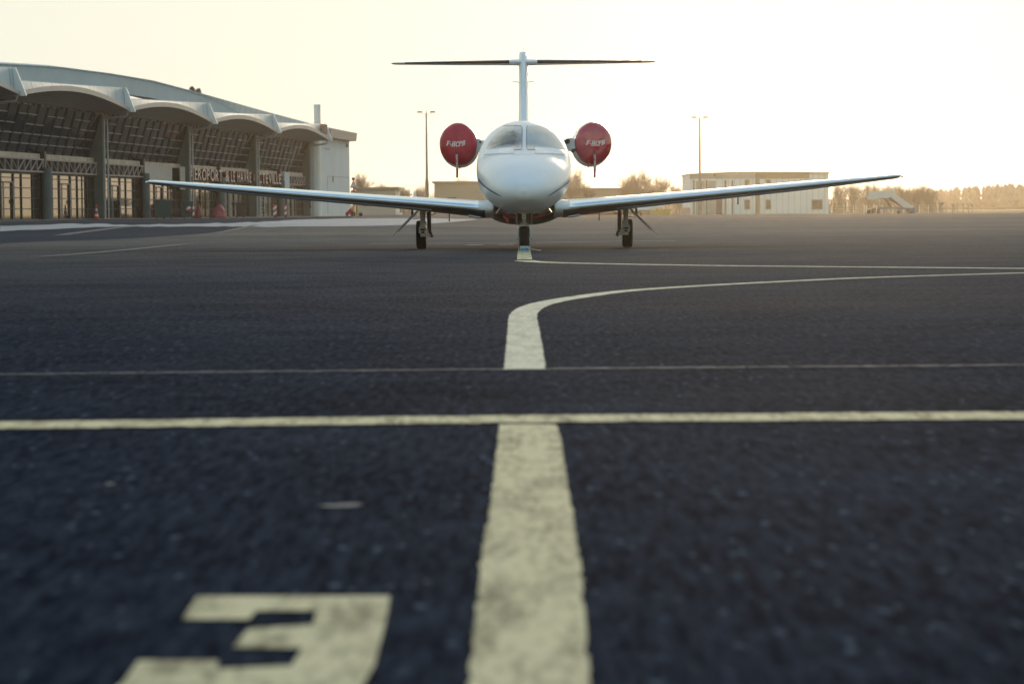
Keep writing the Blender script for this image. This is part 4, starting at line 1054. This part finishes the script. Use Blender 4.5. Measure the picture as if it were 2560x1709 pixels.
# wheeled extinguisher
b2 = put(873, 196); r = empty('wheeled_extinguisher', b2, 0, 'red wheeled fire extinguisher leaning on its trolley by the blue grey wall', 'fire extinguisher')
mb = MB(); mb.tube([(-.25, 0, .1), (-.2, 0, .16), (.2, 0, .55), (.26, 0, .62)], [.05, .15, .15, .06], 16); mb.build('cylinder', M['red_sign'], r)
mb = MB(); mb.lathe([(.18, -.03), (.2, 0), (.18, .03)], 20, Matrix.Translation((.3, .1, .2)), axis='Y'); mb.build('wheel', M['tyre'], r)
mb = MB(); mb.tube([(-.3, .05, .05), (.45, .05, .85), (.45, .05, 1.0)], .025, 6); mb.build('trolley_frame', M['dark_frame'], r)
b3 = put(893, 200); r = empty('hose_reel_stand', b3, 0, 'yellow hose stand with a dark reel on the ground beside the road signs', 'hose stand')
mb = MB(); mb.tube([(0, 0, 0), (0, 0, 1.0)], .09, 10); mb.build('yellow_post', M['yellow_plastic'], r)
mb = MB(); mb.lathe([(.12, -.1), (.16, 0), (.12, .1)], 16, Matrix.Translation((.28, 0, .16)), axis='Y'); mb.build('reel', M['tyre'], r)

# ------------------------------------------------------------------ lamp masts
def lamp_mast(px, Y, ytop, ylamp, label, halfspan_px):
    b = put(px, Y); z_l = hgt(px, ylamp, Y) - b.z; zt = hgt(px, ytop, Y) - b.z
    r = empty('lamp_mast', b, 0, label, 'lamp mast', 'tall twin-headed apron lamp masts')
    mb = MB(); mb.tube([(0, 0, 0), (0, 0, z_l*.30), (0, 0, z_l*.36), (0, 0, z_l*.72), (0, 0, z_l*1.0)], [.26, .25, .17, .13, .08], 12); mb.lathe([(.16, 0), (.16, .12)], 12, Matrix.Translation((0, 0, z_l - .55))); mb.build('pole', M['mast'], r)
    mb = MB(); mb.tube([(0, 0, z_l), (0, 0, zt)], [.035, .015], 6); mb.build('lightning_rod', M['mast'], r)
    s = halfspan_px*px_m(Y)
    mb = MB(); mb.tube([(-s, 0, z_l - .1), (0, 0, z_l - .25), (s, 0, z_l - .1)], .03, 6); mb.build('cross_arm', M['mast'], r)
    for d in (-1, 1):
        mb = MB(); mb.add([(d*s - .38, -.2, z_l), (d*s + .38, -.2, z_l), (d*s + .38, .2, z_l), (d*s - .38, .2, z_l), (d*s - .30, -.15, z_l + .2), (d*s + .30, -.15, z_l + .2), (d*s + .30, .15, z_l + .2), (d*s - .30, .15, z_l + .2)],
                          [(0, 3, 2, 1), (4, 5, 6, 7), (0, 1, 5, 4), (1, 2, 6, 5), (2, 3, 7, 6), (3, 0, 4, 7)]); mb.build('lamp_head', M['mast'], r)
lamp_mast(1068, 330, 260, 282, 'tall twin-headed lamp mast left of the jet', 16)
lamp_mast(1750, 345, 273, 295, 'tall twin-headed lamp mast in front of the white shed', 14.5)

# ------------------------------------------------------------------ white two-storey shed
YB = 366
def bz(px, py, Y=YB): return hgt(px, py, Y)
def bx(px, Y=YB): return at(px, 500, Y).x
shed = empty('white_shed', (bx(1898), YB, 0), 0, 'long two-storey ribbed white shed with tan trim and small windows', 'building')
sx = bx(1898); 
def sxp(px): return bx(px) - sx
zr = bz(1960, 432)
mb = MB(); P = [(sxp(1724.5), 0), (sxp(2071.6), 0), (sxp(2071.6), bz(2071, 433.5)), (sxp(1960), zr), (sxp(1840), bz(1840, 431.8)), (sxp(1724.5), bz(1724, 437))]
mb.prism(P, 0, 16); mb.build('wall', M['hangar_wall'], shed)
mb = MB(); tp = [(sxp(1722), bz(1722, 437)), (sxp(1840), bz(1840, 431.8)), (sxp(1960), zr), (sxp(2075), bz(2073, 433.3))]
mb.prism(tp + [(x, z + .16) for x, z in tp[::-1]], -.3, 16.3); mb.build('roof', M['hangar_tan'], shed)
def patch(name, x0, x1, y0, y1, m, d=.05, par=None):
    mb = MB(); mb.box(sxp(x0), sxp(x1), -d, .0, max(0.02, bz(x0, y1)), bz(x0, y0)); return mb.build(name, M[m] if isinstance(m, str) else m, par or shed)
patch('parapet_band', 1888, 2023, 433.5, 447, 'hangar_tan', .06); patch('tan_pilaster', 1888.5, 1899.5, 447, 537, 'hangar_tan', .07)
patch('smooth_band', 1725, 1887, 437, 448, 'far_wall_light', .03)
for a, b in ((1733, 1737), (1764, 1769), (1811, 1816), (1829, 1833)): patch('tan_strip', a, b, 450, 536, 'hangar_tan', .04)
patch('dark_doorway', 1790, 1805, 490, 536, 'window_dark', .04)
mb = MB(); mb.box(sxp(1739), sxp(1762), -.04, 0, .05, bz(1740, 452)); mb.build('sliding_door', M['far_wall_light'], shed)
mb = MB(); mb.box(sxp(1770), sxp(1789), -.04, 0, .05, bz(1740, 452)); mb.build('sliding_door', M['far_wall_light'], shed)
for x0, x1, y0, y1 in ((1862, 1874, 449, 462), (1861, 1875, 499, 523.5), (1914, 1927, 449, 462), (1914, 1927, 499, 523.5), (2029, 2056, 499, 523.5), (2043, 2056, 449, 462)):
    f_ = patch('window_frame', x0, x1, y0, y1, 'hangar_tan', .06); mb = MB(); e = .12
    mb.box(sxp(x0) + e, sxp(x1) - e, -.075, -.06, bz(x0, y1) + e, bz(x0, y0) - e); mb.build('window_pane', M['window_dark'], f_)
mb = MB(); mb.box(sxp(1784), sxp(1788), -.3, 0, bz(1784, 440), bz(1784, 436)); mb.build('flood_lamp', M['dark_frame'], shed)
mb = MB(); mb.box(sxp(2072) + .02, sxp(2078), .2, 3, .3, bz(2073, 510)); mb.build('side_cabinet', M['far_wall_light'], shed)

# ------------------------------------------------------------------ hazy far buildings
def hall(name, x0, x1, ytop, Y, depth, m, label, slope=0, gable=False):
    X0, X1 = bx(x0, Y), bx(x1, Y); g0 = gh((X0+X1)/2, Y); z1 = bz(x0, ytop, Y) - g0; z2 = bz(x1, ytop + slope, Y) - g0; cx = (X0+X1)/2
    r = empty(name, (cx, Y, g0), 0, label, 'building')
    mb = MB(); mb.prism([(X0-cx, 0), (X1-cx, 0), (X1-cx, z2), (X0-cx, z1)], 0, depth); mb.build('wall', M[m], r)
    mb = MB(); mb.prism([(X0-cx-.4, z1), (X1-cx+.4, z2), (X1-cx+.4, z2+.3), (X0-cx-.4, z1+.3)], -.5, depth+.5); mb.build('roof', M['roofing'], r)
    n = max(2, int((X1-X0)/6)); 
    for i in range(n):
        a = X0-cx + (X1-X0)*(i+.3)/n; mb = MB(); mb.box(a, a + 1.6, -.03, 0, min(z1, z2)*.35, min(z1, z2)*.55); mb.build('window', M['window_dark'], r)
    return r
hall('low_building', 892, 989, 474.5, 330, 12, 'far_wall_light', 'low pale flat building just right of the terminal end', -2)
hall('far_hangar', 1086, 1300, 457.5, 430, 25, 'far_wall', 'hazy brown flat-roofed hangar behind the left wing root')
hall('far_hangar', 1400, 1592, 474, 440, 25, 'far_wall', 'hazy brown hall behind the right wing root')
rr = hall('small_hall', 1593, 1636, 474.5, 438, 14, 'far_wall', 'low hazy hall with a sloping roof right of the brown hall', 9)
# skip, box, post, light aircraft
r = empty('yellow_skip', put(1652, 340), 0, 'yellow skip container seen under the right wing', 'skip')
mb = MB(); mb.add([(-1.2, -.8, .1), (1.2, -.8, .1), (1.2, .8, .1), (-1.2, .8, .1), (-1.5, -.9, .75), (1.5, -.9, .75), (1.5, .9, .75), (-1.5, .9, .75)], [(0, 3, 2, 1), (0, 1, 5, 4), (1, 2, 6, 5), (2, 3, 7, 6), (3, 0, 4, 7)]); mb.build('skip_body', M['yellow_plastic'], r)
mb = MB(); mb.box(-1.55, 1.55, -.95, -.85, .7, .8); mb.box(-1.1, -.9, -.9, .9, 0, .12); mb.box(.9, 1.1, -.9, .9, 0, .12); mb.build('rim_and_skids', M['hangar_tan'], r)
r = empty('pink_cabinet', put(1714, 345), 0, 'pale pink equipment cabinet left of the white shed', 'cabinet')
mb = MB(); mb.box(-.65, .65, -.4, .4, .08, .98, bev=.03); mb.build('cabinet_body', M['pink_box'], r); mb = MB(); mb.box(-.7, .7, -.45, .45, .98, 1.06); mb.build('cabinet_top', M['far_wall_light'], r)
r = empty('marker_post', put(1038.5, 300), 0, 'pale vertical marker post behind the left wing near the lamp mast', 'post')
mb = MB(); zt = hgt(1038, 479, 300) - gh(put(1038, 300).x, 300); mb.tube([(0, 0, 0), (0, 0, zt*.7), (0, 0, zt)], [.22, .2, .1], 10); mb.build('post_body', M['cone_white'], r); mb = MB(); mb.lathe([(.24, 0), (.24, .15)], 10, Matrix.Translation((0, 0, zt*.45))); mb.build('post_band', M['far_wall_light'], r)
b4 = put(997, 300); r = empty('concrete_block', b4, R(10), 'small pale block on the ground under the left wing', 'block')
mb = MB(); mb.box(-.3, .0, -.2, .2, 0, .45, bev=.03); mb.box(.0, .45, -.2, .2, 0, .25, bev=.03); mb.build('block_body', M['cone_white'], r)
# small light aircraft whose fin shows over the right wing
b5 = put(1600, 330); r = empty('light_aircraft', b5, R(-70), 'small white light aircraft far behind the right wing, only its fin showing', 'aircraft')
mb = MB(); mb.loft([[(a*math.cos(2*math.pi*k/16), y, zc + a*1.1*math.sin(2*math.pi*k/16)) for k in range(16)] for y, a, zc in ((-2.6, .1, 1.0), (-2.2, .4, 1.0), (-1, .55, 1.1), (0, .6, 1.15), (1.5, .38, 1.2), (3.6, .12, 1.35))], caps=True); mb.build('fuselage', M['cone_white'], r)
mb = MB(); mb.box(-4.4, 4.4, -.8, .5, .75, .87, bev=.05); mb.build('wing', M['cone_white'], r)
mb = MB(); mb.prism([(2.7, 1.35), (3.9, 1.35), (4.1, 2.55), (3.6, 2.55)], -.05, .05, axis='X'); mb.build('fin', M['cone_white'], r)
for p in ((-1.0, -.3), (1.0, -.3), (0, -2.0)):
    mb = MB(); mb.lathe([(.2, -.07), (.2, .07)], 16, Matrix.Translation((p[0], p[1], .2)), axis='X'); mb.tube([(p[0], p[1], .2), (p[0]*.7, p[1], .8)], .04, 6); mb.build('wheel', M['tyre'], r)

# ------------------------------------------------------------------ passenger stairs
YS = 338; b = put(2228, YS); st = empty('passenger_stairs', b, 0, 'white mobile passenger stairs on a blue chassis out on the right apron', 'boarding stairs')
Zp = lambda x, y: (at(2100 + x/5.107, 440 + y/5.107, YS).x - b.x, at(2100 + x/5.107, 440 + y/5.107, YS).z - b.z)
def slab(name, pts, y0, y1, m): mb = MB(); mb.prism([Zp(*p) for p in pts], y0, y1); return mb.build(name, M[m], st)
slab('platform_side', [(350, 300), (375, 205), (470, 195), (480, 290), (430, 300)], -.9, -.82, 'stairs_white'); slab('platform_side', [(350, 300), (375, 205), (470, 195), (480, 290)], .82, .9, 'stairs_white')
slab('upper_panel', [(478, 195), (660, 182), (640, 270), (600, 282), (482, 288)], -.92, -.84, 'stairs_white'); slab('upper_panel', [(478, 195), (660, 182), (640, 270), (482, 288)], .84, .92, 'stairs_white')
slab('stair_side', [(640, 272), (668, 200), (700, 235), (930, 395), (905, 412), (800, 402)], -.95, -.86, 'stairs_white'); slab('stair_side', [(640, 272), (668, 200), (700, 235), (930, 395), (905, 412), (800, 402)], .86, .95, 'stairs_white')
slab('stair_flight', [(360, 298), (640, 268), (890, 410), (800, 406), (630, 290), (370, 306)], -.8, .8, 'muntin')
slab('end_rail', [(655, 260), (665, 165), (682, 165), (672, 262)], -.98, -.93, 'stairs_white')
ch = slab('chassis', [(500, 398), (760, 395), (945, 402), (955, 480), (870, 482), (850, 425), (760, 430), (720, 420), (500, 425)], -.7, .7, 'stairs_blue')
slab('support_frame', [(560, 290), (600, 288), (650, 395), (636, 398), (600, 320)], -.5, .5, 'muntin'); slab('engine_cowl', [(335, 430), (440, 405), (500, 425), (500, 478), (345, 478)], -.6, .6, 'rust')
for x in (360, 410, 470, 740, 890):
    X, Z = Zp(x, 455); mb = MB(); mb.lathe([(.20, -.8), (.24, -.7), (.24, -.6)], 18, Matrix.Translation((X, 0, .24)), axis='Y'); mb.build('wheel', M['tyre'], st)
mb = MB(); X, Z = Zp(455, 375); mb.tube([(X, -.75, .1), (X, -.75, Z)], .07, 8); X, Z = Zp(325, 372); mb.tube([(X, -.75, .1), (X + .1, -.75, Z)], .04, 8); mb.build('stabiliser_leg', M['cone_white'], st)
# perimeter posts
fn = empty('perimeter_fence', stand(2200, 352), 0, 'thin pale post-and-wire fence behind the passenger stairs', 'fence')
mb = MB(); o0 = fn.location
pxs = [2066, 2110, 2134, 2160, 2184, 2206, 2232, 2258, 2280, 2298, 2321, 2345]
for x in pxs:
    p = stand(x, 352) - o0
    mbp = MB(); mbp.tube([p, p + Vector((0, 0, hgt(x, 512, 352)))], .045, 6); mbp.build('fence_post', M['cone_white'], fn)
a = stand(2066, 352) - o0; b_ = stand(2345, 352) - o0
for z in (.3, .75, 1.15): mb.tube([a + Vector((0, 0, z)), b_ + Vector((0, 0, z))], .012, 4)
mb.build('fence_wire', M['pipe_metal'], fn)
for i, (x, yt) in enumerate(((2366, 511), (2381, 511), (2386, 512), (2394, 511), (2408.5, 510), (2421, 511), (2431, 511))):
    p = stand(x, 355); mb = MB(); mb.tube([(0, 0, 0), (0, 0, hgt(x, yt, 355)), (-.15, 0, hgt(x, yt, 355) + .15)], .07, 6)
    ob = mb.build('dark_post', M['mast']); ob.location = p
    tag(ob, ['leftmost', 'second from left', 'third from left', 'middle', 'third from right', 'second from right', 'rightmost'][i] + ' of the dark posts in the grass at the far right', 'post', 'dark posts in the grass at the far right')
p = stand(2353, 352); mb = MB(); z = hgt(2353, 507, 352); mb.tube([(0, 0, 0), (0, 0, z)], .10, 8); mb.tube([(-.3, 0, z - .25), (.35, 0, z)], [.28, .16], 10); ob = mb.build('windsock_marker', M['mast']); ob.location = p; tag(ob, 'dark hooded post at the left end of the row of dark posts', 'post')

# ------------------------------------------------------------------ trees
def bare_tree_mesh(seed, H, spread, n_twig=4, dense=1.0):
    r = random.Random(seed); T_ = MB(); C_ = MB()
    def seg(mbx, a, b, ra, rb_, n):
        d = (b-a).normalized(); u = d.cross(Vector((.3, .9, .2))).normalized(); v = d.cross(u); vs = []
        for p, rr2 in ((a, ra), (b, rb_)):
            for k in range(n): th = 2*math.pi*k/n; vs.append(p + (u*math.cos(th) + v*math.sin(th))*rr2)
        mbx.add(vs, [(k, (k+1) % n, n + (k+1) % n, n + k) for k in range(n)], True)
    def grow(p, d, L_, rad_, lvl):
        nseg = 3 if lvl < 3 else 2; q = p
        for i in range(nseg):
            d = (d + Vector((r.uniform(-1, 1), r.uniform(-1, 1), r.uniform(-.3, .6)))*.14).normalized(); e = q + d*L_/nseg
            seg(T_ if lvl < 2 else C_, q, e, rad_*(1 - .28*i/nseg), rad_*(1 - .28*(i+1)/nseg), 6 if lvl < 2 else 3)
            if lvl < 5 and (i > 0 or lvl > 0):
                for _ in range(2 if lvl < 4 else int(2*dense)):
                    ax = Vector((r.uniform(-1, 1), r.uniform(-1, 1), r.uniform(-.2, .5))).normalized(); nd = (d*.75 + ax*.75*spread).normalized(); nd.z = max(nd.z, -.05)
                    grow(e, nd, L_*r.uniform(.55, .75), rad_*.55, lvl + 1)
            q = e
    t0 = H*.16; seg(T_, Vector((0, 0, -.1)), Vector((0, 0, t0)), H*.028, H*.022, 8)
    for i in range(5):
        a = 2*math.pi*i/5 + r.uniform(-.4, .4); dd = Vector((math.cos(a)*.5*spread, math.sin(a)*.5*spread, 1)).normalized()
        grow(Vector((0, 0, t0*r.uniform(.7, 1))), dd, H*.33, H*.014, 1)
    return T_, C_
protos = []
TW = {}
def tree_proto(seed, spread, dense=1.0):
    T_, C_ = bare_tree_mesh(seed, 10.0, spread, dense=dense)
    top_ = max(v[2] for v in C_.v)
    root = empty('bare_tree', (0, 0, 0)); t = T_.build('trunk', M['bark'], root, fixn=False); c = C_.build('crown', M['twig'], root, fixn=False); root['_h'] = top_
    wid = max(v[0] for v in C_.v) - min(v[0] for v in C_.v); return root, top_, wid
PR = [tree_proto(11, 1.0), tree_proto(23, .75), tree_proto(37, 1.25), tree_proto(41, .95, 1.5)]
usedp = set()
def plant(px, ytop, Y, kind, wpx, label, group='bare winter trees along the horizon', rot=None, name='bare_tree'):
    root, th, wd = PR[kind]
    o = root if kind not in usedp else copy_tree(root); usedp.add(kind)
    p = stand(px, Y); H = hgt(px, ytop, Y) - p.z; o.location = p; sz = H/th; sxy = wpx*px_m(Y)/wd
    sxy = max(min(sxy, sz*2.2), sz*.6)
    o.scale = (sxy, sxy, sz); o.rotation_euler = (0, 0, rot if rot is not None else random.Random(px).uniform(0, 6)); tag(o, label, 'tree', group); o.name = name
    if '_h' in o: del o['_h']
for args in [
    (905, 424, 440, 0, 78, 'bare round tree just right of the terminal end wall'),
    (958, 452, 450, 2, 70, 'low spreading bare tree above the low pale building'),
    (1010, 457, 452, 3, 66, 'dense bare tree left of the left lamp mast'),
    (1052, 455, 455, 1, 54, 'slender bare tree directly behind the left lamp mast'),
    (1160, 438, 470, 2, 90, 'bare tree showing above the brown hangar under the left engine cover'),
    (1225, 446, 470, 0, 60, 'bare tree above the brown hangar close to the jet fuselage'),
    (1436, 408, 425, 1, 80, 'tall bare tree beside the right flank of the fuselage'),
    (1468, 447, 425, 3, 60, 'dense low bare tree under the right engine cover'),
    (1570, 428, 432, 0, 80, 'bare tree left of the tallest bare tree behind the brown hall'),
    (1600, 411, 430, 1, 90, 'tallest bare tree above the end of the brown hall'),
    (1645, 432, 436, 2, 95, 'wide bare tree right of the tallest one'),
    (1692, 452, 440, 3, 80, 'low dense bare tree just left of the white shed'),
    (2098, 446, 410, 1, 60, 'bare tree next to the right end of the white shed'),
    (2135, 452, 405, 0, 70, 'second bare tree to the right of the white shed'),
    (2172, 450, 410, 2, 80, 'bare tree left of the passenger stairs platform'),
    (2215, 455, 405, 0, 80, 'bare tree directly above the passenger stairs'),
    (2255, 452, 410, 3, 80, 'dense bare tree above the right part of the passenger stairs'),
    (2295, 453, 412, 3, 95, 'dense rounded bare tree at the right end of the near tree row'),
    (2322, 468, 400, 2, 60, 'low bare tree right of the dense rounded one')]:
    plant(*args)
# understory shrubs between the trees on the right: nobody could count them
def twig_mass(name, spans, Y, seed, m, dens, label=None):
    r = random.Random(seed); mb = MB()
    for x0, x1, ya, yb in spans:
        X0, X1 = bx(x0, Y), bx(x1, Y); n = int((X1-X0)*dens)
        for i in range(n):
            t = r.random(); X = X0 + (X1-X0)*t; yy = Y + r.uniform(-6, 6); g_ = gh(X, yy); H = (hgt(x0 + (x1-x0)*t, ya + (yb-ya)*t, Y) - g_)*r.uniform(.55, 1.0)*(1 + .12*math.sin(X*1.3))
            p = Vector((X, yy, g_)); d = Vector((r.uniform(-.35, .35), r.uniform(-.3, .3), 1)); e = p + d*H; wv = Vector((r.uniform(.02, .045), 0, 0))
            mb.add([p - wv, p + wv, e + wv*.3, e - wv*.3], [(0, 1, 2, 3)])
            for _ in range(4):
                q = p.lerp(e, r.uniform(.3, .95)); e2 = q + Vector((r.uniform(-.6, .6), r.uniform(-.4, .4), r.uniform(.2, .9)))*H*.28; w2 = Vector((.022, 0, .01))
                mb.add([q - w2, q + w2, e2 + w2*.3, e2 - w2*.3], [(0, 1, 2, 3)])
    return tag(mb.build(name, m, fixn=False), label, 'shrubs', kind='stuff')
twig_mass('hedge_shrubs', [(2068, 2110, 492, 478), (2110, 2260, 478, 472), (2260, 2335, 468, 482), (2335, 2352, 495, 512)], 400, 5, M['twig'], 26, 'tangled brown winter shrubs behind the fence on the right')
twig_mass('hedge_shrubs', [(985, 1090, 488, 480), (1410, 1470, 485, 476), (1620, 1726, 480, 478)], 425, 6, M['twig'], 16, 'tangled brown winter shrubs between the far hangars')
# far wood on the right horizon, one mass
def wood(name, x0, x1, Y, prof, seed, label):
    r = random.Random(seed); mb = MB(); X0, X1 = bx(x0, Y), bx(x1, Y); n = int((X1-X0)/.8)
    for i in range(n):
        t = (i + r.random())/n; X = X0 + (X1-X0)*t; px = x0 + (x1-x0)*t; H = max(2, hgt(px, interp(prof, px)[0], Y))*(.96 + .05*math.sin(X*.11) + r.uniform(-.06, .04)); yy = Y + r.uniform(-25, 25); ww = r.uniform(1.6, 3.2)
        for lv in range(4):
            zb = H*(.1 + .22*lv); zt2 = min(H, zb + H*.4); wr = ww*(1 - .13*lv); k = 7
            ring = [(X + wr*math.cos(2*math.pi*j/k)*r.uniform(.7, 1.25), yy + wr*math.sin(2*math.pi*j/k), zb + r.uniform(-.3, .3)) for j in range(k)]
            mb.add(ring + [(X + r.uniform(-.3, .3), yy, zt2)], [(j, (j+1) % k, k) for j in range(k)])
        mb.add([(X-ww, yy, 0), (X+ww, yy, 0), (X+ww*.9, yy, H*.3), (X-ww*.9, yy, H*.3)], [(0, 1, 2, 3)])
    return tag(mb.build(name, M['evergreen'], fixn=False), label, 'wood', kind='stuff')
wood('far_wood', 2300, 2640, 900, [(2300, 466), (2335, 466), (2352, 468), (2363, 478), (2372, 462), (2395, 460), (2402, 470), (2420, 464), (2480, 461), (2560, 457), (2640, 455)], 8, 'distant hazy wood along the right horizon')
wood('far_wood', 700, 2300, 1100, [(700, 508), (1000, 506), (1500, 505), (1700, 503), (2000, 497), (2200, 490), (2300, 478)], 9, 'thin distant tree belt low on the horizon')
# fir behind the terminal roof
def fir(px, ytop, Y, label):
    p = stand(px, Y); H = hgt(px, ytop, Y) - p.z; r = random.Random(px); root = empty('fir_tree', p, 0, label, 'tree')
    mb = MB(); mb.tube([(0, 0, 0), (0, 0, H)], [.25, .04], 8); mb.build('trunk', M['bark'], root); mb = MB()
    for i in range(900):
        t = r.random()**.8; z = H*(.25 + .74*t); rad_ = (1 - t)*2.4 + .25; a = r.uniform(0, 6.28); q = Vector((math.cos(a)*rad_*r.uniform(.1, 1), math.sin(a)*rad_*r.uniform(.1, 1), z)); s_ = r.uniform(.08, .2)
        mb.add([q, q + Vector((s_*r.uniform(.5, 1.6), s_*r.uniform(-1, 1), -s_*.4)), q + Vector((s_*.3, s_*r.uniform(-1, 1), s_))], [(0, 1, 2)])
    mb.build('crown', M['fir_needles'], root, fixn=False)
fir(484, 216, 240, 'dark fir tip poking above the terminal roof'); fir(498, 221, 244, 'second smaller fir tip right of the first above the terminal roof')

# ------------------------------------------------------------------ haze
mb = MB(); mb.box(-1310, 1310, -720, 2620, -1.0, 40)
hz = mb.build('haze', bpy.data.materials.new('haze')); tag(hz, kind='stuff')
hm = hz.data.materials[0]; hm.use_nodes = True; t = hm.node_tree
for n in list(t.nodes):
    if n.type == 'BSDF_PRINCIPLED': t.nodes.remove(n)
pv = t.nodes.new('ShaderNodeVolumePrincipled'); pv.inputs['Color'].default_value = (.98, .84, .66, 1); pv.inputs['Density'].default_value = .00017; pv.inputs['Anisotropy'].default_value = .90
t.links.new(pv.outputs[0], [n for n in t.nodes if n.type == 'OUTPUT_MATERIAL'][0].inputs['Volume'])
